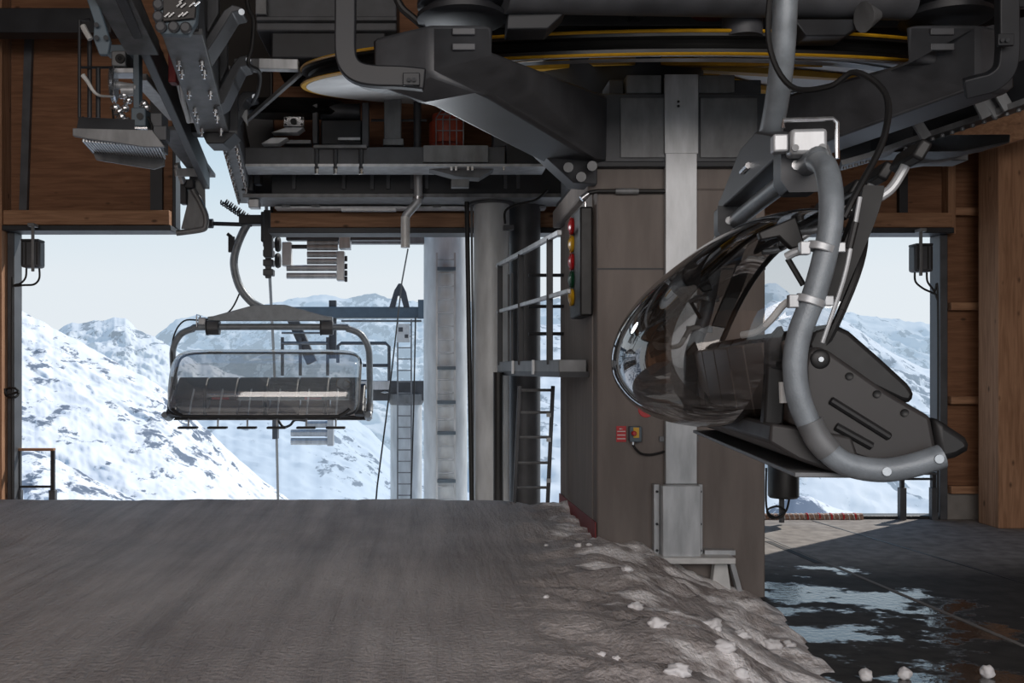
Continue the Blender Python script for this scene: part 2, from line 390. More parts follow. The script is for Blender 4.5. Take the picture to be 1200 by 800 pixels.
# rear wall: panel left of the car gap, long header right of it, framed bay beside the right jamb
m_ = MB(); m_.box((-6.52, YB, zb(252)), (xb(203), YB + .2, CEIL)); struct(m_.build('wall_back_left', M['wood_panel']))
m_ = MB(); m_.box((xb(320), YB, zb(252)), (8.14, YB + .2, CEIL)); struct(m_.build('wall_back_right', M['wood_panel']))
m_ = MB(); m_.box((xb(207) + .001, YB + .05, zb(152)), (xb(317) - .001, YB + .2, CEIL)); struct(m_.build('wall_back_upper', M['ceil']))
m_ = MB(); m_.box((8.14, YB, zb(573)), (9.7, YB + .2, CEIL)); struct(m_.build('wall_back_bay', M['wood_panel']))
m_ = MB(); m_.box((8.14, YB - .06, 0), (9.7, YB + .22, zb(573))); struct(m_.build('baseboard_right', M['plinth']))
m_ = MB(); m_.box((-7.2, YB - .1, 0), (-6.56, YB + .22, .25)); struct(m_.build('baseboard_left', M['plinth']))
k = 0
def trim(lo, hi, m, bev=.01):
    global k
    k += 1
    q = MB(); q.box(lo, hi); struct(q.build('trim_%d' % k, m, None, bev))
trim((-6.54, YB - .25, zb(266)), (xb(203), YB - .001, zb(249)), M['wood_x'])          # header lips
trim((-6.54, YB - .3, zb(273)), (xb(206), YB + .2, zb(267)), M['steel2'])
trim((xb(320), YB - .25, zb(269)), (8.12, YB - .001, zb(252)), M['wood_x'])
trim((xb(318), YB - .3, zb(276)), (8.12, YB + .2, zb(269.5)), M['steel2'])
trim((xb(203), YB - .06, zb(267)), (xb(207), YB + .25, CEIL), M['steel2'])            # edges of the car gap
trim((xb(317), YB - .06, zb(269)), (xb(320), YB + .25, CEIL), M['steel2'])
trim((-6.54, YB - .1, 0), (-6.43, YB + .2, zb(273)), M['steel'])                       # jambs
trim((xb(1097), YB - .12, 0), (xb(1106), YB + .2, zb(276)), M['steel'])
trim((3.0, YB - .05, 0), (8.05, YB + .24, .05), M['steel2'])                          # sill rail
trim((-6.72, YB - .3, 0), (-6.54, YB + .25, CEIL), M['wood_z'])                         # left timber stud
for py in (250, 360, 469, 573):                                                        # noggings of the right bay
    trim((8.145, YB - .17, zb(py + 4)), (8.62, YB - .001, zb(py - 5)), M['wood_x'])
trim((8.08, YB - .2, zb(276)), (8.2, YB - .001, CEIL), M['wood_z'])

for (xa, ya, xc, yc, wd_, mm) in ((897, 629, 1200, 757, .05, 'plinth'), (952, 610, 1230, 692, .03, 'steel2'), (899, 634, 960, 660, .09, 'ceil')):
    pa, pb = P(xa, ya, H * F / (ya - VY)), P(xc, yc, H * F / (yc - VY))
    k += 1; q = MB(); q.bar(pa + Vector((0, 0, .001)), pb + Vector((0, 0, .001)), wd_, .008); struct(q.build('trim_%d' % k, M[mm]))
def post(name, lo, hi, m, label, cat='timber post'):
    q = MB(); q.box(lo, hi); return tag(q.build(name, m, None, .012), label, cat)
post('timber_post', (8.42, 14.45, 0.0), (8.88, 14.98, CEIL), M['wood_z'], 'thick pale timber post standing on the floor right of the rear opening')
q = MB(); q.prism([P(1095, 190, 14.2), P(1250, 150, 13.2), P(1250, 105, 13.2), P(1095, 140, 14.2)], (0, .25, 0))
one(q, 'timber_beam', M['wood_x'], 'pale timber roof beam crossing above the right timber post', 'timber beam', bev=.01)
post('steel_roof_beam', (-7.0, 14.3, zb(38, 14.3)), (-4.6, 14.6, zb(9, 14.3)), M['steel2'], 'dark horizontal steel beam across the upper left timber wall', 'steel beam')
q = MB(); q.prism([P(22, 252, 15.3), P(31, 252, 15.3), P(38, 30, 15.3), P(29, 30, 15.3)], (0, .08, 0))
one(q, 'steel_wall_post', M['steel'], 'dark narrow steel upright on the left timber wall panel', 'steel post')
q = MB(); q.prism([P(176, 250, 15.3), P(190, 250, 15.3), P(190, 60, 15.3), P(176, 60, 15.3)], (0, .08, 0))
one(q, 'steel_wall_post', M['steel2'], 'dark steel upright at the gap end of the left timber wall panel', 'steel post')
q = MB(); q.prism([P(1054, 262, 15.3), P(1064, 262, 15.3), P(1064, 120, 15.3), P(1054, 120, 15.3)], (0, .08, 0))
one(q, 'steel_wall_post', M['steel2'], 'dark steel upright on the timber wall above the right end of the opening', 'steel post')

# ------------------------------------------------------------------ snow ramp
def sstep(t): t = max(0, min(1, t)); return t * t * (3 - 2 * t)
def foot(y):
    pts = [(-4, 2.3), (4, 2.75), (6, 2.98), (7.3, 3.12), (8.6, 3.3), (10.1, 3.42), (20, 3.5)]
    for (a, b), (c, d) in zip(pts, pts[1:]):
        if y <= c: return b + (d - b) * (y - a) / (c - a)
    return 3.5
def hsnow(x, y):
    base = .66 - .006 * y if y < 10 else .60 + .05 * (y - 10)
    base *= 1 - sstep((y - 12.25) / 1.4)
    if y > 9.5: base -= .11 * sstep((x - .9) / .9) * sstep((y - 9.5) / 2.5)
    f = foot(y) + .12 * noise.noise(Vector((y * 1.3, 3.1, 0)))
    t = (f - x) / 1.75
    s = sstep(t) ** .85
    v = Vector((x, y, 0))
    zone = sstep((t + .1) / .25) * (1 - sstep((t - 1.0) / .6))
    rough = noise.fractal(Vector((x * 1.3, y * 2.4, 1.7)), 0.9, 2.1, 5)
    rid = 1 - abs(noise.noise(Vector((x * 2.2 + y * .7, y * 2.6, 4.2))))
    z = base * s + zone * (.10 * rough + .12 * (rid - .7)) 
    z += .022 * noise.fractal(Vector((x * .9, y * .5, 8)), 1, 2, 4) * s
    tr = noise.noise(Vector((x * 5 + y * .9, y * .12, 2.0)))
    z += -.014 * max(0, tr - .15) * s * (1 - zone)
    if s <= 0.0: z = -.03 + .02 * zone * rough
    if y > 10.16 and x > 1.80: z = -.06
    return z
bm = bmesh.new()
NX, NY = 230, 300
X0, X1, Y0, Y1 = -6.7, 3.75, -3.5, 14.6
grid = []
for j in range(NY + 1):
    y = Y0 + (Y1 - Y0) * j / NY
    grid.append([bm.verts.new((X0 + (X1 - X0) * i / NX, y, hsnow(X0 + (X1 - X0) * i / NX, y))) for i in range(NX + 1)])
for j in range(NY):
    for i in range(NX):
        vs = (grid[j][i], grid[j][i + 1], grid[j + 1][i + 1], grid[j + 1][i])
        if max(v.co.z for v in vs) > -.02: bm.faces.new(vs)
q = MB(); q.bm.free(); q.bm = bm
tag(q.build('snow_ramp', M['snow'], ang=180), 'packed grey snow ramp filling the left and middle of the hall', 'snow', kind='stuff')
# loose lumps on the right flank
def lump(x, y, r, seed):
    b = MB(); bmesh.ops.create_icosphere(b.bm, subdivisions=3, radius=r)
    for v in b.bm.verts:
        n = v.co.normalized(); v.co *= 1 + .55 * noise.noise(n * 1.7 + Vector((seed, 0, 0))) + .25 * noise.noise(n * 4 + Vector((0, seed, 0)))
        v.co.z *= .7; v.co.x *= 1.15
    ob = b.build('snow_lump', M['lump'], ang=180)
    ob.location = (x, y, max(hsnow(x, y), 0) + r * .2)
    return tag(ob, 'small loose white snow lump on the flank of the snow ramp', 'snow lump', 'loose snow lumps on the ramp flank')
for i, (px, py, r) in enumerate([(678, 640, .06), (768, 640, .13), (735, 668, .07), (745, 712, .09), (690, 640, .05), (640, 700, .04), (705, 770, .045), (722, 772, .04),
                                (770, 735, .11), (835, 735, .12), (870, 745, .1), (905, 760, .13), (850, 765, .12), (925, 757, .09), (795, 790, .12), (868, 792, .09), (640, 640, .035), (712, 600 + 30, .05)]):
    # march the sight line to the snow
    d = 4.0
    while d < 13 and P(px, py, d).z > max(hsnow(P(px, py, d).x, d), 0): d += .04
    p = P(px, py, d); lump(p.x, p.y, r * .5, i * 3.7)
for i, (px, py, r) in enumerate([(1060, 795, .05), (1157, 793, .05), (1015, 797, .05)]):
    d = H * F / (py - VY); p = P(px, py, d)
    b = MB(); bmesh.ops.create_icosphere(b.bm, subdivisions=3, radius=r)
    for v in b.bm.verts: v.co *= 1 + .3 * noise.noise(v.co.normalized() * 1.7 + Vector((i * 5 + 50, 0, 0)))
    ob = b.build('snow_lump', M['lump'], ang=180); ob.location = (p.x, p.y, r * .8)
    tag(ob, 'small snow lump lying on the wet dark floor right of the ramp', 'snow lump', 'snow lumps on the wet floor')

# ================================================================== CONCRETE COLUMN
DC, DB = 10.1, 12.9
cx0, cx1 = xb(700, DC), xb(897, DC)
zt = zb(222, DC)
col = thing('concrete_column', 'massive square grey concrete column right of the snow ramp', 'column', ((cx0 + cx1) / 2, (DC + DB) / 2, 0))
q = MB(); q.box((cx0, DC, -.02), (cx1, DB, zt)); q.build('shaft', M['concrete'], col, .02)
q = MB(); q.box((cx0 - .012, DC + .25, .45), (cx0, DB - .5, zt)); q.build('formwork_panel', M['concrete2'], col)
q = MB(); q.prism([(cx0 - .02, DC + .02, 0.3), (cx0 - .02, DC + .02, .77), (cx0 - .02, DB - .02, .72), (cx0 - .02, DB - .02, .3)], (.012, 0, 0)); q.build('red_band', M['darkred'], col)
q = MB(); q.box((cx0 - .1, DC + .02, zt), (cx1 + .03, DB, zb(196, DC))); q.build('cap', M['concrete'], col, .02)
q = MB(); q.box((cx0, DC - .004, zb(316, DC)), (cx1, DC + .02, zb(314, DC))); q.build('joint', M['steel2'], col)

# traffic light on the left face
tl = thing('traffic_light', 'tall black signal box with red, yellow and green lenses on the column side', 'traffic light', (cx0 - .1, 10.9, zb(310, 10.5)))
q = MB()
A0, A1 = 10.28, 11.0
zlo, zhi = 2.35 + 62 * 10.3 / F, 2.35 + 190 * 10.3 / F
q.box((cx0 - .15, A0, zlo), (cx0 - .012, A1, zhi)); q.build('housing', M['black'], tl, .02)
xs = cx0 - .15
for i, (nm, f_) in enumerate([('redlens', .88), ('amber', .71), ('redlens', .54), ('green', .37), ('amber', .2)]):
    z = zlo + (zhi - zlo) * f_
    b = MB(); b.lathe([(.09, .0), (.1, .03), (.09, .03), (.088, .0)], (xs, 10.78, z), (-1, 0, 0), 24)
    b.lathe([(.085, .0), (.07, .035), (.04, .05), (0, .055)], (xs, 10.78, z), (-1, 0, 0), 24)
    ob = b.build('lens', M[nm], tl)
    ob['label'] = {'redlens': 'red signal lens', 'amber': 'yellow signal lens', 'green': 'dark green signal lens'}[nm]
q = MB(); q.tube([(cx0 - .08, A0 + .1, zhi), (cx0 - .08, A0 + .1, zhi + .06)], .02, 10); q.build('cable_gland', M['chrome'], tl)

# horizontal conduit across the front
cd = thing('wall_conduit', 'thin black cable conduit clipped high across the column front', 'conduit', P(735, 224, DC))
q = MB(); q.tube([P(784, 224, DC - .04), P(700, 224, DC - .04), P(690, 226, DC - .05), P(684, 231, DC - .06)], .022, 10); q.build('conduit', M['black'], cd)
q = MB(); q.tube([P(721, 224, DC - .042), P(748, 224, DC - .042)], .032, 12); q.build('sleeve', M['galvdull'], cd)
q = MB(); q.tube([P(689, 227, DC - .055), P(681, 233, DC - .06)], .03, 12); q.build('gland', M['chrome'], cd)

# galvanised duct and its cover
du = thing('cable_duct', 'wide galvanised steel cable duct running down the column front', 'cable duct', P(799, 500, DC))
x0, x1 = xb(780, DC - .08), xb(817, DC - .08)
q = MB(); q.box((x0, DC - .08, zb(566, DC)), (x1, DC - .004, zb(92, DC))); q.build('duct', M['galv'], du, .006)
q = MB(); q.box((x0 - .01, DC - .088, zb(182, DC)), (x1 + .01, DC - .07, zb(90, DC))); q.build('upper_sleeve', M['galv'], du, .004)
b = MB(); b.cyl(P(795, 119, DC - .09), P(795, 119, DC - .11), .014, 8); b1 = b.build('bolt', M['rubber'], du); rowof(b1, [(0, 0, -.045)])
b = MB(); b.box((x0 - .05, DC - .03, zb(517, DC)), (x0 + .01, DC - .005, zb(511, DC))); b1 = b.build('bracket', M['galvdull'], du); rowof(b1, [(.34, 0, 0)])
cv = thing('duct_cover', 'galvanised protective cover box over the foot of the cable duct', 'duct cover', P(799, 650, DC))
a0, a1 = xb(776, DC - .2), xb(821, DC - .2)
q = MB(); q.box((a0, DC - .22, zb(649, DC)), (a1, DC - .09, zb(566, DC))); q.build('box', M['galv'], cv, .008)
q = MB(); q.box((a0 - .06, DC - .1, zb(649, DC)), (a0 - .003, DC - .005, zb(566, DC))); q.build('flange', M['galv'], cv, .004)
q = MB(); q.box((a1 + .003, DC - .1, zb(649, DC)), (a1 + .05, DC - .005, zb(566, DC))); q.build('flange', M['galv'], cv, .004)
b = MB(); b.cyl((a0 - .03, DC - .1, 1.1), (a0 - .03, DC - .115, 1.1), .014, 8); b1 = b.build('rivet', M['steel2'], cv)
rowof(b1, [(0, 0, -.33), (0, 0, -.6), (a1 - a0 + .055, 0, 0), (a1 - a0 + .055, 0, -.33), (a1 - a0 + .055, 0, -.6)])
rc = thing('rail_bracket', 'bent galvanised ledge bracket under the duct cover at the column foot', 'bracket', P(812, 690, DC))
q = MB(); q.box((xb(763, 9.9), DC - .32, zb(658, 9.9)), (xb(858, 9.9), DC - .02, zb(651, 9.9))); q.build('ledge', M['white'], rc, .006)
q = MB(); q.box((xb(822, DC), DC - .12, zb(648, DC)), (xb(858, DC), DC - .004, zb(642, DC))); q.build('angle', M['galv'], rc, .004)
q = MB(); q.bar(P(855, 652, DC - .12), P(868, 700, DC - .1), .05, .09, (0, 1, 0)); q.build('strut', M['galv'], rc, .004)
q = MB(); q.prism([P(838, 658, DC - .15), P(852, 658, DC - .15), P(858, 700, DC - .15), P(834, 692, DC - .15)], (0, .1, 0)); q.build('gusset', M['white'], rc, .004)

# emergency stop
es = thing('emergency_stop', 'small blue grey switch box with red button on the column front', 'emergency stop', P(743, 508, DC))
q = MB(); q.box((xb(736, DC), DC - .09, zb(517, DC)), (xb(750, DC), DC - .004, zb(499, DC))); q.build('box', M['bluegrey'], es, .008)
q = MB(); q.box((xb(740, DC), DC - .1, zb(512, DC)), (xb(746.5, DC), DC - .09, zb(500, DC))); q.build('button_plate', M['amber'], es)
q = MB(); q.lathe([(.026, 0), (.026, .03), (.018, .04), (0, .04)], P(742.5, 507.5, DC - .1), (0, -1, 0), 18); q.build('button', M['redlens'], es)
q = MB(); q.cyl(P(741.5, 517, DC - .05), P(741.5, 521, DC - .05), .02, 10); q.build('gland', M['chrome'], es)
q = MB(); q.tube([P(741.5, 520, DC - .05), P(745, 526, DC - .045), P(752, 531.5, DC - .04), P(764, 532.5, DC - .035), P(780, 528.5, DC - .03)], .012, 8, smooth=6); q.build('cable', M['black'], es)
sg = thing('warning_sign', 'small red notice plate with pale text lines beside the switch box', 'sign', P(728, 508, DC))
q = MB(); q.box((xb(722, DC), DC - .012, zb(517.5, DC)), (xb(733.5, DC), DC - .003, zb(499, DC))); q.build('plate', M['redlens'], sg)
q = MB()
for py in (505.2, 509.5, 513.8): q.box((xb(723, DC), DC - .015, zb(py + .45, DC)), (xb(732.6, DC), DC - .012, zb(py - .45, DC)))
q.prism([P(726, 501.5, DC - .013), P(730, 502.4, DC - .013), P(726, 503, DC - .013)], (0, -.003, 0)); q.build('text_lines', M['white'], sg)
st = MB(); st.lathe([(0, .004), (.075, .004), (.08, 0)], P(757, 480, DC), (0, -1, 0), 24)
one(st, 'sticker', M['redlens'], 'round red sticker on the column partly behind the tinted bubble', 'sticker')

# ================================================================== STEEL YOKE ON THE COLUMN
yk = thing('steel_yoke', 'heavy dark steel yoke with two arms carried on the concrete column', 'steel yoke', ((cx0 + cx1) / 2, 11.4, zb(195, DC)))
q = MB(); q.box((xb(696, DC), DC - .03, zb(195, DC)), (xb(912, DC), 12.6, zb(110, DC))); q.build('hub', M['steel'], yk, .02)
for a, b_ in ((726, 778), (819, 886)):
    q = MB(); q.box((xb(a, DC), DC - .05, zb(186, DC)), (xb(b_, DC), DC - .031, zb(116, DC))); q.build('cover_plate', M['galvdull'], yk, .008)
q = MB(); q.box((xb(690, DC), DC - .06, zb(197, DC)), (xb(915, DC), 12.65, zb(190, DC))); q.build('base_plate', M['steel2'], yk, .01)
for a, b_ in ((735, 776), (819, 862)):
    q = MB(); q.box((xb(a, DC), DC + .02, zb(108.5, DC)), (xb(b_, DC), DC + .25, zb(87, DC))); q.build('lug', M['galvdull'], yk, .01)
for a, b_ in ((716, 733), (864, 896)):
    q = MB(); q.box((xb(a, DC), DC + .1, zb(109, DC)), (xb(b_, DC), DC + .5, zb(90, DC))); q.build('packer', M['steel'], yk, .01)
def arm(front, n, th, name):
    off = Vector((n[0], n[1], 0)).normalized() * th
    q = MB(); q.prism(front, off); return q.build(name, M['steel'], yk, .035)
DL, DR = 7.2, 7.9
La = arm([P(503, 28, DL), P(578, 28, DL), P(578, 60, DL), P(712, 112, DC - .02), P(712, 191, DC - .02), P(694, 186, DC - .25), P(575, 114, DL + .25), P(562, 108, DL), P(516, 92, DL), P(503, 86, DL)], (-.83, .56), .52, 'arm')
Ra = arm([P(1063, 28, DR), P(1147, 28, DR), P(1147, 96, DR), P(1136, 104, DR), P(900, 190, DC - .02), P(900, 116, DC - .02), P(1042, 78, DR + .25), P(1063, 70, DR)], (.93, .37), .42, 'arm')
for a, b_, d_ in ((530, 557, DL), (1090, 1118, DR)):
    for py in (38, 56):
        q = MB(); q.box((xb(a, d_ - .02), d_ - .03, zb(py + 4, d_)), (xb(b_, d_ - .02), d_ + .02, zb(py - 4, d_))); q.build('rib_plate', M['steel'], yk, .006)
for px, d_, r in ((541, DL + .28, .34), (1108, DR + .2, .36)):
    c = P(px, 24, d_)
    q = MB(); q.lathe([(0, -.03), (r * .78, -.03), (r, .0), (r, .035), (r * .82, .05), (r * .82, .08), (r, .1), (r, .13), (r * .7, .17), (r * .7, .6), (0, .6)], c, (0, 0, 1), 36); q.build('swivel_cap', M['steel2'], yk)
q = MB(); q.prism([P(622, 168, DC - .4), P(700, 186, DC - .1), P(700, 216, DC - .1), P(672, 214, DC - .15)], (0, .35, 0)); q.build('gusset', M['steel'], yk, .012)
b = MB(); b.cyl(P(666, 196, DC - .45), P(666, 196, DC - .1), .05, 10); b1 = b.build('bolt', M['galvdull'], yk); rowof(b1, [(.13, .02, -.09), (.24, .03, .02)])

# ================================================================== BULLWHEEL
tl_ = R(11.7); WC = Vector((xb(725, 11.5), 11.5, zb(105, 11.5))); AX = Vector((0, -math.sin(tl_), math.cos(tl_)))
WR = 3.69
bw = thing('bullwheel', 'huge black bullwheel with yellow rims turning above the column', 'bullwheel', WC)
q = MB(); q.lathe([(WR - .25, .175), (WR, .175), (WR + .012, .187), (WR, .2), (WR - .25, .2), (WR - .25, .175)], WC, AX, 128); ob = q.build('upper_rim', M['yellow'], bw)
q = MB(); q.lathe([(WR - .05, 0), (WR, 0), (WR + .012, .012), (WR, .022), (WR - .05, .022), (WR - .05, 0)], WC, AX, 128); q.build('lower_rim', M['yellow'], bw)
q = MB(); q.lathe([(WR - .2, .023), (WR - .01, .023), (WR - .01, .05), (WR - .08, .07), (WR - .1, .1), (WR - .08, .13), (WR - .01, .15), (WR - .01, .174), (WR - .2, .174), (WR - .2, .023)], WC, AX, 128); q.build('groove_liner', M['rim'], bw)
q = MB(); q.lathe([(.95, .3), (WR - .4, .03), (WR - .055, -.004), (WR - .055, .02), (WR - .4, .05), (.95, .32), (.95, .3)], WC, AX, 128); q.build('web_disc', M['disc'], bw)
q = MB(); q.lathe([(WR - .85, .06), (WR - .75, .02), (WR - .65, .04)], WC, AX, 128); q.build('stiffening_ring', M['galv'], bw)
ua = AX.cross(Vector((1, 0, 0))).normalized(); ub = Vector((1, 0, 0))
for i in range(8):
    q_ = 2 * math.pi * (i + .32) / 8; d_ = ua * math.cos(q_) + ub * math.sin(q_)
    q = MB(); q.bar(WC + d_ * .6 + AX * .26, WC + d_ * (WR - .95) + AX * .06, .5, .1, AX, .2, .05); q.build('spoke', M['yellow'], bw, .01)
q = MB(); q.lathe([(0, -.32), (.55, -.32), (.7, -.2), (.95, -.16), (.95, .3), (.5, .5), (0, .5)], WC, AX, 48); q.build('hub', M['steel2'], bw)
# ================================================================== CHAIRS
def cu(px): return (px - 960) * .00391
def cw(py): return (555 - py) * .00391
def Lc(u, l, w): return Vector((u, -l, w))
HW = 1.65
def make_chair(label, opened, loc, yaw):
    t = thing('chairlift_chair', label, 'chairlift chair', (0, 0, 0))
    # ---- bow: one bent tube, both sides and the top bar
    side = [(cu(1095), cw(533), HW), (cu(1060), cw(545), HW), (cu(1025), cw(550), HW), (cu(985), cw(541), HW), (cu(957), cw(513), HW), (cu(938), cw(472), HW), (cu(932), cw(430), HW),
            (cu(937), cw(392), HW), (cu(953), cw(348), HW), (cu(966), cw(300), HW), (cu(973), cw(262), HW - .01), (cu(977), cw(225), HW - .06), (.075, cw(190), HW - .17), (.085, 1.5, HW - .36), (.09, 1.53, HW - .58)]
    path = [Lc(u, l, w) for u, w, l in side] + [Lc(u, -l, w) for u, w, l in reversed(side)]
    b = MB(); b.tube(path, .055, 16, smooth=6); bow = b.build('bow', M['tube'], t)
    for s in (1, -1):
        b = MB(); b.tube([Lc(cu(948), s * (HW + .002), cw(494)), Lc(cu(957), s * (HW + .002), cw(513)), Lc(cu(970), s * (HW + .002), cw(529))], .06, 16, smooth=4); b.build('splice_collar', M['galvdull'], bow)
        for px, py in ((1030, 550), (1087, 535)):
            b = MB(); b.lathe([(.02, 0), (.02, .012), (.0, .012)], Lc(cu(px), s * (HW + .05), cw(py)), (0, -s, 0), 12); b.build('bolt', M['chrome'], bow)
    TB = 1.53; TU = .09
    # ---- cross truss with peaked top, clamp blocks
    b = MB()
    for dy in (-.07, .05):
        pass
    ring = [(-1.04, TB + .1), (1.04, TB + .1), (1.04, TB + .17), (.95, TB + .18), (.25, TB + .37), (-.25, TB + .37), (-.95, TB + .18), (-1.04, TB + .17)]
    b.prism([Lc(TU - .09, l, w) for l, w in ring], (.16, 0, 0)); tr = b.build('truss', M['steel' if opened else 'tube'], t, .012)  # far truss given a paler material, where little light reaches it
    b = MB(); b.tube([Lc(TU - .1, -.1, TB + .2), Lc(TU - .1, .1, TB + .2)], .02, 8); b.build('pin', M['chrome'], tr)
    for s in (1, -1):
        b = MB()
        ring = [(-.12, .1), (.1, .1), (.13, .02), (.13, -.05), (.06, -.13), (-.08, -.13), (-.12, -.07)]
        b.prism([Lc(TU + a, s * .95 + .1, TB + w) for a, w in ring], (0, .2, 0)); cb = b.build('clamp_block', M['steel2' if opened else 'steel'], t, .012)
        b = MB(); b.prism([Lc(TU + a * 1.06, s * .95 + .115, TB + w * 1.06) for a, w in ring], (0, .012, 0)); b.build('clamp_plate', M['steel'], cb)
        b = MB(); b.cyl(Lc(TU - .05, s * .95 + .12, TB), Lc(TU - .05, s * .95 + .13, TB), .028, 10); b.build('bolt', M['chrome'], cb)
    # bubble drive housing (bright zinc box) on the near clamp
    b = MB(); b.box((TU - .11, -1.2, TB + .03), (TU + .07, -1.07, TB + .16)); lb = b.build('drive_box', M['galv'], t, .02)
    b = MB(); b.box((TU - .19, -1.18, TB + .05), (TU - .115, -1.1, TB + .14)); b.build('motor', M['galv'], lb, .01)
    for dx in (-.09, .04):
        b = MB(); b.cyl((TU + dx, -1.2, TB + .06), (TU + dx, -1.21, TB + .06), .018, 10); b.build('bolt', M['galvdull'], lb)
    b = MB(); b.tube([(TU - .15, -1.21, TB + .16), (TU - .15, -1.21, TB + .2), (TU + .09, -1.21, TB + .2), (TU + .11, -1.21, TB + .18), (TU + .11, -1.21, TB + .0)], .012, 8); b.build('guard_hoop', M['chrome'], lb)
    # ---- hanger arm, C shaped to the right-hand side
    b = MB()
    hp = [(0, .2), (.12, .3), (.33, .43), (.52, .68), (.61, 1.02), (.58, 1.28), (.47, 1.57), (.36, 1.76)]
    b.tube([Lc(TU, l, TB + w) for l, w in hp], .068, 14, smooth=6); ha = b.build('hanger_arm', M['tube'], t)
    # ---- grip
    g0 = Lc(TU, .36, TB + 1.76)
    b = MB(); b.cbox(g0 + Vector((0, .1, .02)), (.26, .5, .16)); b.cbox(g0 + Vector((0, .28, -.1)), (.3, .12, .5)); g = b.build('grip_body', M['steel2'], t, .02)
    for k_ in range(2):
        pth = []
        a0 = g0 + Vector((-.07 + .14 * k_, -.02, .06)); dr = Vector((0, -.62, .42)).normalized()
        e1 = Vector((1, 0, 0)); e2 = dr.cross(e1)
        for i in range(49):
            a = i / 48 * 2 * math.pi * 6
            pth.append(a0 + dr * (.5 * i / 48) + (e1 * math.cos(a) + e2 * math.sin(a)) * .06)
        b = MB(); b.tube(pth, .014, 6); b.build('grip_spring', M['steel2'], g)
    b = MB(); b.tube([g0 + Vector((0, .05, -.05)), g0 + Vector((0, -.62, -.03))], .035, 10); b.cyl(g0 + Vector((0, -.6, -.03)), g0 + Vector((0, -.68, -.03)), .08, 14); b.build('guide_roller', M['steel2'], g)
    b = MB()
    for k_ in range(1 if opened else 6): b.cbox(g0 + Vector((-.02, .33, -.05 - .16 * k_)), (.22, .17, .11))
    b.cbox(g0 + Vector((.04, .33, 0 if opened else -.45)), (.06, .1, .2 if opened else 1.0)); b.build('grip_jaw', M['steel'], g, .015)
    for k_ in range(1 if opened else 3):
        b = MB(); b.lathe([(0, -.04), (.11, -.04), (.13, 0), (.11, .04), (0, .04)], g0 + Vector((.1, .5, -.12 - .27 * k_)), (0, 1, 0), 20); b.build('grip_wheel', M['black'], g)
    b = MB(); b.cbox(g0 + Vector((0, -.29, -.38)) , (.08, .1, .26)); b.tube([g0 + Vector((0, -.29, -.26)), g0 + Vector((0, -.36, -.2))], .03, 8); b.build('sensor_flag', M['steel2'], g)
    # ---- side panels with tip caps
    ring = [(951, 409), (962, 405), (976, 411), (1005, 432), (1040, 458), (1090, 488), (1098, 532), (1060, 540), (1025, 544), (990, 532), (963, 506), (948, 470), (946, 430)]
    for s in (1, -1):
        b = MB(); b.prism([Lc(cu(x), s * 1.585, cw(y)) for x, y in ring], (0, s * .1, 0)); sp = b.build('side_panel', M['panel'], t, .022)
        tip = [(1091, 487), (1105, 496), (1128, 512), (1134, 520), (1131, 528), (1118, 536), (1098, 541), (1096, 532)]
        b = MB(); b.prism([Lc(cu(x), s * 1.60, cw(y)) for x, y in tip], (0, s * .16, 0)); b.build('tip_cap', M['black'], sp, .04)
        b = MB(); b.dome(Lc(cu(965), s * 1.58, cw(421)), (0, -s, 0), .047, .018, 24); pc = b.build('pivot_cap', M['black'], sp)
        b = MB(); b.cyl(Lc(cu(965), s * 1.597, cw(421)), Lc(cu(965), s * 1.603, cw(421)), .012, 12); pc.data.materials.append(M['black']); b.build('pivot_pin', M['chrome'], sp)
        for x, y in ((998, 441), (1029, 462), (1060, 484)):
            b = MB(); b.lathe([(.018, 0), (.018, .008), (.01, .003), (0, .003)], Lc(cu(x), s * 1.584, cw(y)), (0, -s, 0), 16); b.build('screw', M['black'], sp)
        for (xa, ya), (xc, yc) in (((976, 469), (1044, 513)), ((982, 500), (1024, 524))):
            b = MB()
            pa, pb = Lc(cu(xa), s * 1.585, cw(ya)), Lc(cu(xc), s * 1.585, cw(yc)); b.tube([pa, pa.lerp(pb, .02), pa.lerp(pb, .98), pb], [.012, .02, .02, .012], 10); b.build('rib', M['black'], sp)
    # ---- six folded seats
    ringb = [(953, 402), (961, 384), (984, 377), (1004, 387), (1040, 420), (1071, 450), (1079, 462), (1074, 474), (1062, 472), (1030, 456), (985, 426), (965, 440)]
    for i in range(6):
        l0 = -1.5 + .505 * i
        b = MB(); b.prism([Lc(cu(x), l0, cw(y)) for x, y in ringb], (0, -.495, 0)); st_ = b.build('seat', M['black'], t, .025)
        bk = [(928, 398), (950, 394), (958, 440), (985, 500), (1050, 528), (1040, 540), (985, 527), (945, 500)]
        b = MB(); b.prism([Lc(cu(x), l0 + .01, cw(y)) for x, y in bk], (0, -.485, 0)); b.build('backrest', M['shell'], st_, .015)
        if i in (1, 4):
            b = MB(); b.box((cu(1075), -(l0 + .38), cw(470)), (cu(1080), -(l0 + .1), cw(461))); q_ = b.build('seat_tag', M['redlens'], st_); q_['label'] = 'red tag on the seat edge'
    # ---- bottom beam
    bb = [(908, 497), (1000, 512), (1012, 549), (985, 557), (940, 541), (905, 520)]
    b = MB(); b.prism([Lc(cu(x), -1.6, cw(y)) for x, y in bb], (0, -3.2, 0)); bt = b.build('seat_beam', M['panel'], t, .015)
    b = MB(); b.box((cu(935), -1.6, cw(561)), (cu(1004), 1.6, cw(555))); b.build('bottom_plate', M['galvdull'], bt, .005)
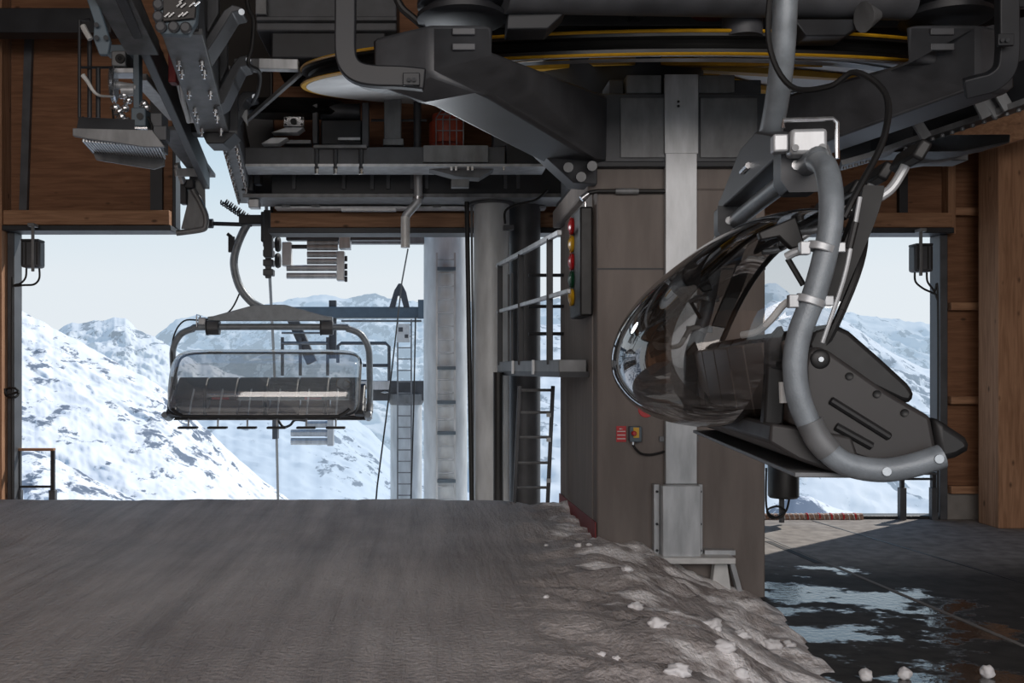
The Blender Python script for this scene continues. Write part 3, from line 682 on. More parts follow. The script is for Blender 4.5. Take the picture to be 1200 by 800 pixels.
    # ---- bubble
    if opened:
        prof = [(.39, 1.36), (.2, 1.40), (0, 1.37), (-.2, 1.29), (-.42, 1.14), (-.65, .93), (-.79, .7), (-.82, .48), (-.74, .3), (-.58, .18), (-.35, .13), (-.12, .15)]
    else:
        prof = [(.02, 1.1), (.3, 1.15), (.6, 1.06), (.85, .86), (1.0, .58), (1.04, .36), (1.02, .18), (.98, .08)]
    pf = catmull([Vector((a, c_, 0)) for a, c_ in prof], 5)
    c0 = (pf[0] + pf[-1]) * .5
    bm = bmesh.new(); NV = 40; rows = []
    ex = 2.6 if opened else 9.0; LB = 1.52
    for j in range(NV + 1):
        v = math.sin((j / NV - .5) * math.pi)
        s_ = max(0.0, 1 - abs(v) ** ex) ** (1 / ex)
        rows.append([bm.verts.new(Lc(c0.x + (p.x - c0.x) * s_, LB * v, c0.y + (p.y - c0.y) * s_)) for p in pf])
    for j in range(NV):
        v = abs(math.sin(((j + .5) / NV - .5) * math.pi))
        for i in range(len(pf) - 1):
            try:
                f_ = bm.faces.new((rows[j][i], rows[j][i + 1], rows[j + 1][i + 1], rows[j + 1][i]))
                f_.material_index = 1 if v > .74 else 0
            except ValueError: pass
    edge = [[r[0].co.copy() for r in rows], [r[-1].co.copy() for r in rows]]
    bmesh.ops.remove_doubles(bm, verts=bm.verts, dist=1e-4)
    q = MB(); q.bm.free(); q.bm = bm
    bu = q.build('bubble', None, t, ang=80, mats=[M['bubble_dark'], M['bubble_light']] if opened else [M['bubble_clear'], M['bubble_clear']])
    bu['label'] = 'smoked transparent weather bubble' if opened else 'clear transparent weather bubble'
    for e_ in edge:
        b = MB(); b.tube(e_, .02, 8); b.build('bubble_rim', M['black'], bu)
    if opened:
        # seam of the shell and the dark hinge strip
        ring = [(913, 398), (930, 378), (938, 400), (932, 500), (918, 506), (908, 500), (912, 440)]
        for s in (1, -1):
            b = MB(); b.prism([Lc(cu(x), s * 1.44, cw(y)) for x, y in ring], (0, s * .09, 0)); b.build('hinge_strip', M['black'], bu, .012)
            b = MB(); b.tube([Lc(cu(924), s * 1.36 + s * .2, cw(448)), Lc(cu(925), s * 1.56, cw(473))], .02, 10); b.build('handle', M['white'], bu)
            # swing arm strips carrying the shell from the bow
            b = MB(); b.tube([Lc(cu(948), s * 1.6, cw(350)), Lc(cu(928), s * 1.56, cw(353)), Lc(cu(914), s * 1.5, cw(372)), Lc(cu(902), s * 1.42, cw(386)), Lc(cu(886), s * 1.36, cw(390))], .018, 10, smooth=4); b.build('swing_arm', M['white'], bu)
            b = MB(); b.tube([Lc(cu(952), s * 1.6, cw(289)), Lc(cu(935), s * 1.58, cw(294)), Lc(cu(928), s * 1.56, cw(298))], .02, 10); b.build('pivot_arm', M['galv'], bu)
            b = MB(); b.tube([Lc(cu(930), s * 1.55, cw(300)), Lc(cu(948), s * 1.55, cw(332))], .014, 8); b.build('gas_strut', M['black'], bu)
            ring2 = [(905, 262), (950, 243), (962, 280), (945, 283), (930, 268), (908, 272)]
            b = MB(); b.prism([Lc(cu(x), s * 1.38, cw(y)) for x, y in ring2], (0, s * .06, 0)); b.build('hinge_plate', M['black'], bu, .008)
        for s in (1, -1):
            for (x, y) in ((962, 291), (949, 353)):
                u_, w_ = cu(x), cw(y)
                dr = Vector((.3, 0, .95)).normalized() if y < 320 else Vector((.33, 0, .94)).normalized()
                b = MB(); b.lathe([(.057, -.018), (.066, -.018), (.066, .018), (.057, .018), (.057, -.018)], Lc(u_, s * HW, w_), dr, 20)
                b.cbox(Lc(u_ - .075, s * HW, w_), (.045, .05, .06)); b.cbox(Lc(u_ + .08, s * HW, w_), (.04, .05, .045)); b.build('clamp', M['galv'], bow, .006)
        # pull rod beside the bow
        b = MB(); b.tube([Lc(cu(1006), 1.64, cw(232)), Lc(cu(996), 1.66, cw(280)), Lc(cu(985), 1.67, cw(330)), Lc(cu(962), 1.665, cw(402))], .01, 8, smooth=4); pr = b.build('pull_rod', M['galv'], t)
        b = MB(); b.tube([Lc(cu(992), 1.662, cw(292)), Lc(cu(999), 1.66, cw(262))], .018, 10); b.build('turnbuckle', M['black'], pr)
        # black cable from the grip over the drive box
        b = MB(); b.tube([Lc(TU - .02, .62, TB + 1.9), Lc(TU - .09, .72, TB + 1.2), Lc(TU - .12, .75, TB + .75), Lc(TU - .03, .85, TB + .47), Lc(TU + .13, 1.0, TB + .42), Lc(TU + .23, 1.1, TB + .46), Lc(TU + .33, 1.25, TB + .3), Lc(TU + .27, 1.4, TB + .05), Lc(TU + .1, 1.58, TB - .22), Lc(TU + .02, 1.63, TB - .36)], .016, 8, smooth=6); b.build('cable', M['rubber'], t)
        # raised safety bar: side arms, cross tube, footrest stems
        sb = [(1030, 213), (1020, 210), (1006, 230), (992, 285), (972, 345), (978, 348), (990, 330), (1010, 285), (1026, 250)]
        for s in (1, -1):
            b = MB(); b.tube([Lc(cu(1029), s * 1.5, cw(214)), Lc(cu(1027), s * 1.5, cw(228)), Lc(cu(1016), s * 1.5, cw(262)), Lc(cu(996), s * 1.5, cw(310)), Lc(cu(983), s * 1.5, cw(342)), Lc(cu(981), s * 1.5, cw(349))], 0.05, smooth=4, sq=(.09, .095), up=(0, 1, 0)); b.build('safety_bar_arm', M['rubber'], t, .02)
        b = MB(); b.tube([Lc(cu(1024), -1.4, cw(216)), Lc(cu(1024), 1.4, cw(216))], .022, 10); sbar = b.build('safety_bar', M['black'], t)
        for i in range(6):
            l0 = -1.25 + .5 * i
            b = MB(); b.tube([Lc(cu(1024), l0, cw(223)), Lc(cu(1050), l0, cw(220)), Lc(cu(1072), l0, cw(207)), Lc(cu(1086), l0, cw(186)), Lc(cu(1092), l0, cw(174))], .024, 10, smooth=4); sm = b.build('footrest_stem', M['galv'], sbar)
            b = MB(); b.cbox(Lc(cu(1096), l0, cw(166)), (.1, .34, .06), Matrix.Rotation(R(-60), 3, 'Y')); b.build('footrest', M['black'], sbar, .015)
    else:
        # lowered safety bar
        b = MB(); b.tube([Lc(.62, -1.02, .4), Lc(.62, 1.02, .4)], .022, 10); sbar = b.build('safety_bar', M['chrome'], t)
        for i in range(6):
            l0 = -1.17 + .468 * i
            b = MB(); b.tube([Lc(.55, l0, .5), Lc(.75, l0, .28), Lc(.92, l0, .02), Lc(.93, l0, -.09)], .015, 8); b.build('footrest_stem', M['galv'], sbar)
            b = MB(); b.cbox(Lc(.95, l0, -.1), (.16, .3, .035)); b.build('footrest', M['black'], sbar, .01)
        for l0 in (-.97, 0, .97):
            b = MB(); b.tube([Lc(.6, l0, .55), Lc(.66, l0, .4), Lc(.66, l0, .12), Lc(.6, l0, .05)], [.03, .05, .05, .03], 10, smooth=3); b.build('pad', M['rubber'], sbar)
        b = MB()
        b.tube([Lc(1.03, -1.4, .2), Lc(1.05, -1.25, .1), Lc(1.06, -1.0, .08), Lc(1.06, 1.0, .08), Lc(1.05, 1.25, .1), Lc(1.03, 1.4, .2)], .03, 10, smooth=4); b.build('bubble_skirt', M['black'], bu)
        b = MB(); b.tube([Lc(TU, .5, TB + .6), Lc(TU, .7, TB + .25), Lc(TU, 1.1, TB + .12), Lc(TU, 1.45, TB + .1), Lc(TU, 1.63, TB - .2), Lc(TU, 1.64, TB - .7), Lc(.05, 1.62, TB - 1.05)], .014, 8, smooth=6); b.build('cable', M['rubber'], t)
    t.location = loc; t.rotation_euler = (0, 0, yaw)
    return t
make_chair('near chairlift chair seen from the side with its smoked bubble swung back', True, (2.0, 6.13, 1.87), R(-7))
make_chair('distant chairlift chair facing the station with a clear closed bubble', False, ((318 - VX) * 16.5 / F, 16.5, zb(490, 16.5)), R(-90))
# ================================================================== OVERHEAD MACHINERY, LEFT
def quadbar(pts, d0, d1, th, m, mb=None):
    """plate drawn by its corners, first half at depth d0 and second half at depth d1, thickness upward"""
    b = mb or MB(); n = len(pts)
    b.prism([P(x, y, d0 if i in (0, n - 1) else d1) for i, (x, y) in enumerate(pts)], (0, 0, th)); return b

# outer running rail (left)
ra = thing('running_rail', 'long inclined running rail hanging left of the main girder', 'rail', P(235, 214, 15))
q = MB(); q.bar(P(122, -30, 8.6), P(168, 56, 10.0), .34, .16, (0, 0, 1), .32, .16); q.build('channel', M['galvdull'], ra, .01)
q = MB(); q.bar(P(138, -30, 8.7), P(242, 209, 15), .10, .34); q.build('web', M['steel'], ra, .01)
q = MB(); q.bar(P(163, 90, 11.2), P(206, 138, 13.0), .18, .08); q.build('upper_flange', M['galv'], ra, .01)
q = MB(); q.bar(P(198, 150, 13.2), P(240, 206, 15.2), .34, .06); q.build('lower_flange', M['galvdull'], ra, .01)
q = MB(); q.prism([P(100, -5, 9), P(110, 25, 9), P(109, 45, 9), P(116, 64, 9), P(126, 64, 9), P(129, 48, 9), P(122, 25, 9), P(112, -5, 9)], (0, .06, 0)); q.build('hanger_plate', M['bluegrey'], ra, .01)
b = MB(); b.cyl(P(113, 29, 8.99), P(113, 29, 8.95), .022, 10); b1 = b.build('bolt', M['steel2'], ra); rowof(b1, [P(113, 44, 9) - P(113, 29, 9), P(124, 44, 9) - P(113, 29, 9)])

# switching unit
su = thing('switch_unit', 'compact switching unit of valves, pulleys and boxes beside the left running rail', 'switch unit', P(150, 155, 10.4))
D_ = 10.4
q = MB(); q.box((xb(122, D_), D_, zb(62, D_)), (xb(157, D_), D_ + .2, zb(52, D_))); q.build('top_plate', M['bluegrey'], su, .01)
q = MB(); q.box((xb(132, D_), D_ - .05, zb(79, D_)), (xb(149, D_), D_ + .25, zb(61, D_))); q.build('actuator', M['galvdull'], su, .012)
q = MB(); q.lathe([(.05, 0), (.05, .02), (.02, .02), (.0, .0)], P(141, 69, D_ - .055), (0, -1, 0), 18); q.build('actuator_port', M['rubber'], su)
q = MB(); q.box((xb(130, D_), D_ - .02, zb(86, D_)), (xb(157, D_), D_ + .2, zb(80, D_))); q.build('shelf', M['galv'], su, .008)
q = MB(); q.box((xb(157, D_), D_ - .03, zb(128, D_)), (xb(164, D_), D_ + .1, zb(60, D_))); q.build('spine', M['bluegrey'], su, .008)
q = MB(); q.lathe([(0, -.03), (.17, -.03), (.19, -.015), (.14, 0), (.19, .015), (.17, .03), (0, .03)], P(133, 99, D_), (1, .15, 0), 28); q.build('pulley', M['chrome'], su)
q = MB(); q.tube([P(133, 99, D_), P(160, 103, D_)], .04, 12); q.tube([P(143, 106, D_), P(158, 106, D_)], .06, 14); q.build('axle', M['galv'], su)
q = MB(); q.box((xb(156, D_), D_ - .08, zb(150, D_)), (xb(173, D_), D_ + .15, zb(128, D_))); q.build('control_box', M['bluegrey'], su, .012)
q = MB(); q.cyl(P(164, 136, D_ - .08), P(164, 136, D_ - .11), .035, 14); q.build('knob', M['black'], su)
q = MB(); q.box((xb(150, D_), D_ - .1, zb(154, D_)), (xb(176, D_), D_ + .1, zb(151, D_))); q.build('drip_ledge', M['chrome'], su, .005)
for i, (x, y) in enumerate([(135, 126), (139, 131), (146, 127), (142, 137), (148, 142), (150, 118), (145, 112), (168, 122), (171, 126)]):
    q = MB(); q.lathe([(0, -.05), (.028, -.05), (.028, .0), (.04, .0), (.04, .03), (.02, .05), (0, .05)], P(x, y, D_ - .02 * (i % 3)), (.8, -.5, .3 * (i % 2)), 12); q.build('fitting', M['chrome'], su)
q = MB(); q.tube([P(132, 128, D_), P(134, 143, D_ - .05), P(142, 150, D_ - .05), P(146, 141, D_)], .012, 8, smooth=5); q.tube([P(173, 137, D_ - .02), P(178, 150, D_ - .05), P(168, 159, D_ - .05), P(156, 155, D_)], .012, 8, smooth=5); q.build('hose', M['rubber'], su)
q = MB(); q.box((xb(176, D_), D_, zb(176, D_)), (xb(190, D_), D_ + .25, zb(132, D_))); q.box((xb(180, D_), D_ - .03, zb(165, D_)), (xb(196, D_), D_ + .12, zb(148, D_))); q.build('bracket', M['steel'], su, .01)

# ribbed tray
ty = thing('ribbed_tray', 'ribbed grey metal catch tray hanging below the switching unit', 'tray', P(140, 185, 10.2))
q = MB(); q.prism([P(85, 150, 9.7), P(178, 152, 9.7), P(193, 172, 9.7), P(168, 172, 9.7), P(130, 166, 9.7), P(105, 163, 9.7), P(85, 159, 9.7)], (0, .05, 0)); q.build('front_plate', M['galvdull'], ty, .006)
q = MB(); q.prism([P(92, 137, 10.0), P(158, 140, 10.0), P(158, 152, 9.75), P(90, 150, 9.75)], (0, 0, -.02)); q.build('top_plate', M['steel'], ty)
q = MB(); q.prism([P(96, 163, 9.8), P(192, 171, 9.8), P(192, 180, 10.6), P(109, 178, 10.6)], (0, 0, -.02)); q.build('bottom_plate', M['steel2'], ty)
b = MB(); b.bar(P(98, 164, 9.76), P(111, 178, 10.55), .018, .03); b1 = b.build('rib', M['galv'], ty)
for i in range(1, 26):
    c = dup(b1, ty); c.location = (P(98 + 3.55 * i, 164 + .3 * i, 9.76) - P(98, 164, 9.76))
q = MB(); q.prism([P(109, 179, 10.5), P(192, 181, 10.5), P(192, 194, 10.5), P(180, 198, 10.5), P(112, 187, 10.5)], (0, .05, 0)); q.build('rear_plate', M['galvdull'], ty, .006)
q = MB(); q.tube([P(98, 138, 10.1), P(93, 138, 10.1), P(93, 24, 10.1), P(105, 23, 10.1)], .018, 8); q.tube([P(93, 79, 10.1), P(132, 79, 10.3)], .014, 8); q.tube([P(105, 138, 10.2), P(105, 40, 10.2)], .025, 8); q.tube([P(115, 138, 10.2), P(115, 80, 10.2)], .025, 8)
q.build('support_rods', M['steel2'], ty)
q = MB(); q.tube([P(97, 30, 10.05), P(101, 38, 10.05), P(106, 46, 10.05)], .03, 8); q.build('coiled_cable', M['white'], ty)
q = MB(); q.tube([P(97, 88, 10.05), P(103, 96, 10.05), P(109, 106, 10.05), P(117, 112, 10.1), P(132, 113, 10.3)], [.025, .025, .02, .012, .01], 8, smooth=4); q.build('coiled_cable', M['white'], ty)

# main inclined girder
mg = thing('main_girder', 'heavy bolted steel girder running back beside the bright gap', 'girder', P(290, 232, 15.2))
g0, g1, g2 = P(213, 36, 8.8), P(250, 155, 11.6), P(287, 236, 15.0)
q = MB(); q.bar(g0, g1, .36, .06, (0, 0, 1)); q.build('lower_flange', M['galvdull'], mg, .006)
q = MB(); q.bar(g1 + Vector((.15, .1, .02)), g2, .22, .06); q.build('lower_flange', M['galvdull'], mg, .006)
q = MB(); q.bar(g0 + Vector((.1, 0, .4)), g1 + Vector((.1, .2, .4)), .1, .8); q.bar(g1 + Vector((.2, .2, .3)), g2 + Vector((.08, 0, .3)), .1, .6); q.build('web', M['steel'], mg, .01)
q = MB(); q.prism([P(236, 155, 11.5), P(276, 155, 11.5), P(262, 168, 11.5), P(242, 168, 11.5)], (0, .4, 0)); q.build('splice_box', M['steel2'], mg, .01)
b = MB(); b.cyl((0, 0, 0), (0, 0, -.045), .026, 8); b.tube([(0, 0, -.045), (0, 0, -.085)], .014, 8); b0 = None
fr = (g1 - g0); n_ = 0
mesh_b = None
for f_ in (.22, .30, .50, .68, .76, .92):
    for s in (-.11, .11):
        p = g0 + fr * f_ + Vector((s, 0, -.03))
        if b0 is None:
            b0 = b.build('bolt', M['chrome'], mg); b0.location = p
        else: c = dup(b0, mg, p)
for i in range(10):
    for s in (-.075, .075): dup(b0, mg, (g1 + Vector((.15, .1, .02))).lerp(g2, .06 + .095 * i) + Vector((s, 0, -.03)))
q = MB(); q.prism([P(179, -20, 8.5), P(181, 25, 8.5), P(188, 40, 8.5), P(221, 41, 8.5), P(230, 26, 8.5), P(234, -20, 8.5)], (0, .08, 0)); q.build('end_plate', M['bluegrey'], mg, .012)
q = MB(); q.prism([P(191, -20, 8.46), P(191, 25, 8.46), P(228, 21, 8.46), P(232, -20, 8.46)], (0, .04, 0)); q.build('name_plate', M['panel'], mg, .006)
b = MB(); b.lathe([(.05, 0), (.05, .02), (.035, .035), (0, .035)], P(189, 32, 8.49), (0, -1, 0), 14); b1 = b.build('round_bolt', M['steel'], mg)
rowof(b1, [P(x, y, 8.49) - P(189, 32, 8.49) for x, y in ((204, 32), (218, 33), (186, 20), (186, 6))])
b = MB(); b.bar(P(193, 20, 8.44), P(199, 15, 8.44), .012, .012); b1 = b.build('stud', M['chrome'], mg)
rowof(b1, [P(x, y, 8.44) - P(193, 20, 8.44) for x, y in ((198, 20), (209, 20), (214, 19), (207, 8), (212, 9), (222, 8), (228, 7), (210, 3))])
# pale curved cover between rail and girder
cc = MB(); cc.prism([P(203, 60, 10.6), P(213, 78, 10.6), P(226, 110, 11.2), P(234, 140, 12), P(234, 145, 12), P(219, 144, 12), P(211, 120, 11.4), P(203, 85, 10.8)], (0, .06, .05))
cc_ = thing('curved_cover', 'pale curved sheet cover between the left running rail and the girder', 'cover', P(219, 145, 12))
cc.build('sheet', M['white'], cc_, .01)
q = MB(); q.tube([P(213, 74, 10.5), P(214, 110, 11.1), P(221, 142, 11.9)], .03, 8, smooth=5); q.build('edge_tube', M['white'], cc_)
q = MB(); q.box((xb(197, 10.7), 10.7, zb(96, 10.7)), (xb(206, 10.7), 10.85, zb(52, 10.7))); q.build('red_flag', M['darkred'], cc_, .01)
q = MB(); q.box((xb(214, 13), 13, zb(155, 13)), (xb(236, 13), 13.3, zb(145, 13))); q.box((xb(225, 13), 12.95, zb(152, 13)), (xb(235, 13), 13.0, zb(148, 13))); q.build('latch', M['steel2'], cc_, .01)

q = MB(); q.prism([P(252, 120, 15.3), P(320, 120, 15.3), P(320, 233, 15.3), P(291, 233, 15.3)], (0, .06, 0)); one(q, 'bulkhead_plate', M['steel2'], 'dark bulkhead plate closing the wall right of the inclined main girder', 'plate')
# hanger frames right of the girder
fr_specs = [([(228, 66), (262, 12), (272, 5), (283, 8), (282, 12), (272, 14), (256, 40), (234, 74)], 9.4, 'nearest and highest'),
            ([(248, 120), (272, 76), (280, 66), (291, 64), (290, 76), (282, 78), (262, 120), (253, 126)], 10.6, 'middle'),
            ([(258, 152), (276, 116), (285, 107), (298, 107), (298, 113), (288, 116), (270, 150), (262, 160)], 12.0, 'farthest and lowest')]
for pts, d, w in fr_specs:
    t = thing('hanger_frame', 'bent dark steel hanger frame beside the girder, %s of three' % w, 'hanger frame', P(pts[0][0], pts[0][1], d), 'hanger frames beside the girder')
    q = MB(); q.prism([P(x, y, d) for x, y in pts], (0, .35, 0)); q.build('flange', M['steel'], t, .012)
    xa, ya = pts[1]; xb_, yb_ = pts[0]
    q = MB(); q.prism([P(xb_ - 4, yb_ + 4, d + .12), P(xa - 6, ya + 4, d + .12), P(xa - 6, ya - 40, d + .12), P(xb_ - 22, yb_ - 70, d + .12)], (0, .08, 0)); q.build('web', M['steel'], t, .01)
    b = MB(); b.cyl(P(pts[3][0], pts[3][1] + 6, d - .01), P(pts[3][0], pts[3][1] + 6, d - .04), .03, 10); b.build('bolt', M['chrome'], t)
q = MB(); q.tube([P(288, -10, 10), P(291, 10, 10), P(297, 24, 10), P(295, 55, 10), P(291, 75, 10), P(304, 85, 10.2), P(302, 108, 10.5), P(296, 120, 11)], .022, 8, smooth=6)
one(q, 'hanging_cable', M['rubber'], 'thick black cable looping down past the hanger frames', 'cable')
# housing boxes behind the wheel's left end
hb = thing('machine_housing', 'dark sheet metal machine housing under the roof left of the bullwheel', 'housing', P(380, 70, 12.6))
q = MB(); q.box((xb(300, 12.6), 12.6, zb(36, 12.6)), (xb(465, 12.6), 14, zb(-40, 12.6))); q.build('upper_box', M['steel'], hb, .02)
q = MB(); q.box((xb(318, 12.7), 12.7, zb(68, 12.7)), (xb(452, 12.7), 14, zb(37, 12.7))); q.build('lower_box', M['steel2'], hb, .02)
q = MB(); q.box((xb(300, 12.5), 12.5, zb(24, 12.5)), (xb(465, 12.5), 12.6, zb(19, 12.5))); q.build('ledge', M['steel'], hb, .01)
q = MB(); q.box((xb(300, 12.5), 12.45, zb(18, 12.5)), (xb(313, 12.5), 12.6, zb(-30, 12.5))); q.build('end_post', M['galvdull'], hb, .01)
ks = thing('scraper_bar', 'galvanised scraper bar reaching to the left edge of the bullwheel', 'bar', P(350, 78, 11.2))
q = MB(); q.bar(P(276, 77, 11.3), P(306, 77, 11.25), .13, .13); q.build('holder', M['galvdull'], ks, .01)
q = MB(); q.bar(P(304, 76, 11.2), P(350, 77, 11.2), .12, .12); q.build('bar', M['galv'], ks, .01)
q = MB(); q.bar(P(288, 142, 12.3), P(354, 84, 11.3), .05, .05); q.build('brace', M['galvdull'], ks, .006)
q = MB(); q.prism([P(280, 132, 12.2), P(290, 128, 12.2), P(289, 146, 12.2)], (0, .1, 0)); q.build('clip', M['galv'], ks, .006)

# tension pulley with flange bearing
tp = thing('drive_pulley', 'dark drive pulley with a bright square flange bearing below the bullwheel', 'pulley', P(344, 150, 13.6))
q = MB(); q.lathe([(0, -.1), (.75, -.1), (.8, -.06), (.72, 0), (.8, .06), (.75, .1), (0, .1)], P(340, 128, 13.9), (0, -.18, 1), 48); q.build('sheave', M['rim'], tp)
q = MB(); q.box((xb(332, 13), 13, zb(148, 13)), (xb(356, 13), 13.1, zb(136, 13))); fb = q.build('flange_bearing', M['chrome'], tp, .012)
q = MB(); q.cyl(P(344, 142, 12.99), P(344, 142, 12.96), .042, 16); q.build('bore', M['rubber'], fb)
for x, y in ((334.5, 138.5), (353.5, 138.5), (334.5, 145.5), (353.5, 145.5)):
    q = MB(); q.cyl(P(x, y, 12.99), P(x, y, 12.975), .016, 8); q.build('bolt', M['rubber'], fb)
q = MB(); q.prism([P(318, 155, 13), P(335, 149, 13), P(356, 149, 13), P(348, 155, 13)], (0, .2, 0)); q.prism([P(306, 168, 13), P(318, 161, 13), P(337, 161, 13), P(326, 168, 13)], (0, .2, 0)); q.build('mounting_plates', M['galv'], tp, .006)
q = MB(); q.box((xb(330, 13.2), 13.2, zb(168, 13.2)), (xb(364, 13.2), 13.4, zb(164, 13.2))); q.build('slide_rail', M['galvdull'], tp)
gb = thing('gearbox', 'dark drive gearbox with round drum standing on the rear crossbeam', 'gearbox', P(400, 170, 13.4))
q = MB(); q.tube([P(376, 131, 13.6), P(422, 131, 13.6)], .11, 20); q.build('drum', M['steel'], gb)
q = MB(); q.box((xb(376, 13.4), 13.4, zb(170, 13.4)), (xb(424, 13.4), 14, zb(140, 13.4))); q.build('case', M['steel2'], gb, .02)
q = MB(); q.box((xb(396, 13.3), 13.3, zb(164, 13.3)), (xb(422, 13.3), 13.4, zb(161, 13.3))); q.build('label_strip', M['galv'], gb)
q = MB(); q.box((xb(368, 13.5), 13.3, zb(172, 13.5)), (xb(374, 13.5), 13.5, zb(120, 13.5))); q.build('stand', M['steel'], gb, .01); q = MB(); q.box((xb(424, 13.3), 13.3, zb(172, 13.3)), (xb(432, 13.3), 13.5, zb(120, 13.3))); q.build('stand', M['steel'], gb, .01)
sp_ = thing('support_post', 'grey steel support post with bolted foot standing on the rear crossbeam', 'post', P(460, 172, 13.5))
q = MB(); q.box((xb(450, 13.5), 13.5, zb(163, 13.5)), (xb(470, 13.5), 13.75, zb(70, 13.5))); q.build('shaft', M['galvdull'], sp_, .01)
q = MB(); q.box((xb(449, 13.5), 13.45, zb(171, 13.5)), (xb(473, 13.5), 13.8, zb(163, 13.5))); q.build('foot', M['galvdull'], sp_, .01)
q = MB(); q.tube([P(489, 200, 13.9), P(489, 90, 13.9)], .055, 12); q.tube([P(435, 141, 13.9), P(500, 141, 13.9)], .02, 8)
one(q, 'standpipe', M['steel'], 'dark vertical pipe rising above the rear crossbeam left of the orange motor', 'pipe')
mo = thing('motor', 'orange red motor behind a thin wire guard on the rear crossbeam', 'motor', P(528, 172, 13.6))
q = MB(); q.lathe([(0, 0), (.24, 0), (.24, .3), (.2, .34), (.2, .42), (0, .45)], P(523, 170, 13.8), (0, 0, 1), 28); q.build('body', M['orange'], mo, .01)
q = MB()
for x in (511, 519, 527, 535, 543):
    q.tube([P(x, 172, 13.5), P(x, 138, 13.5), P(519 + (x - 519) * .7 + 6, 126, 13.6)], .008, 6)
for y in (128, 134, 140, 153): q.tube([P(511 if y > 136 else 515, y, 13.5), P(543 if y > 136 else 540, y, 13.5)], .007, 6)
q.build('wire_guard', M['galvdull'], mo)
q = MB(); q.box((xb(578, 13.9), 13.9, zb(172, 13.9)), (xb(600, 13.9), 14.3, zb(118, 13.9))); one(q, 'switch_cabinet', M['steel'], 'dark upright switch cabinet on the rear crossbeam right of the orange motor', 'cabinet', bev=.015)

# rear crossbeams
cb1 = thing('rear_crossbeam', 'upper dark crossbeam with bright lower edge and clipped straps below the bullwheel', 'crossbeam', P(430, 195, 13.6))
d = 13.2
q = MB(); q.box((xb(274, d), d, zb(193, d)), (xb(592, d), d + .5, zb(172, d))); q.build('web', M['steel'], cb1, .015)
q = MB(); q.box((xb(276, d), d - .06, zb(196, d)), (xb(640, d), d + .5, zb(193, d))); q.build('lower_flange', M['galv'], cb1)
q = MB(); q.box((xb(496, d), d - .05, zb(191, d)), (xb(572, d), d - .001, zb(171, d))); q.build('cover_plate', M['galvdull'], cb1, .008)
for x in (371, 393, 423):
    q = MB(); q.tube([P(x, 175, d - .04), P(x, 196, d - .04), P(x, 202, d - .04)], [.03, .03, .028], 8); sb_ = q.build('clip_strap', M['steel'], cb1)
    q = MB(); q.cyl(P(x, 198, d - .04), P(x, 204, d - .04), .034, 8); q.build('nut', M['chrome'], sb_)
q = MB(); q.box((xb(368, d), d - .08, zb(175, d)), (xb(430, d), d - .001, zb(171, d))); q.build('clip_rail', M['galvdull'], cb1, .006)
q = MB(); q.prism([P(500, 197, d + .1), P(580, 197, d + .1), P(562, 208, d + .1), P(534, 206, d + .1)], (0, .3, 0)); q.build('fin_plate', M['galvdull'], cb1, .006)
q = MB(); q.box((xb(529, d), d + .05, zb(218, d)), (xb(550, d), d + .2, zb(209, d))); q.build('sensor', M['galvdull'], cb1, .006)
b = MB(); b.cbox(P(529, 197.5, d - .05), (.03, .03, .05)); b1 = b.build('bolt', M['chrome'], cb1); rowof(b1, [(.06, 0, 0), (.22, 0, 0), (.28, 0, 0), (.7, 0, 0)])
q = MB(); q.prism([P(593, 196, d + .1), P(593, 168, d + .1), P(612, 168, d + .1), P(640, 190, d + .1), P(640, 196, d + .1)], (0, .3, 0)); q.build('end_bracket', M['steel2'], cb1, .01)
cb2 = thing('rear_crossbeam', 'lower dark deep crossbeam with ribs resting on the two round pillars', 'crossbeam', P(480, 236, 14.5))
d = 14.2
q = MB(); q.box((xb(318, d), d, zb(228, d)), (xb(662, d), d + .7, zb(197, d))); q.build('web', M['steel2'], cb2, .01)
q = MB(); q.box((xb(286, d), d - .1, zb(232.5, d)), (xb(662, d), d + .72, zb(228, d))); q.build('lower_flange', M['galvdull'], cb2, .006)
for x in (345, 403, 436, 455, 483, 500, 592, 607):
    q = MB(); q.box((xb(x - 2, d), d - .05, zb(222, d)), (xb(x + 2, d), d, zb(199, d))); q.build('stiffener', M['steel'], cb2)
q = MB(); q.box((xb(284, d), d - .05, zb(224, d)), (xb(297, d), d + .2, zb(195, d))); q.box((xb(297, d), d - .02, zb(215, d)), (xb(305, d), d + .2, zb(195, d))); q.build('end_bracket', M['steel'], cb2, .01)
q = MB(); q.box((xb(291, d), d, zb(243, d)), (xb(303, d), d + .2, zb(233, d))); q.build('stop_block', M['galv'], cb2, .01)
lb = thing('cable_tray', 'slim galvanised cable tray under the lower rear crossbeam', 'cable tray', P(430, 245, 14.9))
d = 14.75
q = MB(); q.box((xb(322, d), d, zb(244, d)), (xb(640, d), d + .25, zb(241.5, d))); q.build('tray', M['galv'], lb)
for x in (335, 370, 512, 560):
    q = MB(); q.box((xb(x - 5, d), d - .02, zb(243, d)), (xb(x + 5, d), d + .1, zb(233, d))); q.build('hanger', M['galvdull'], lb)
q = MB(); q.box((xb(400, d), d - .03, zb(247, d)), (xb(464, d), d + .1, zb(244, d))); q.build('lamp_strip', M['galv'], lb)

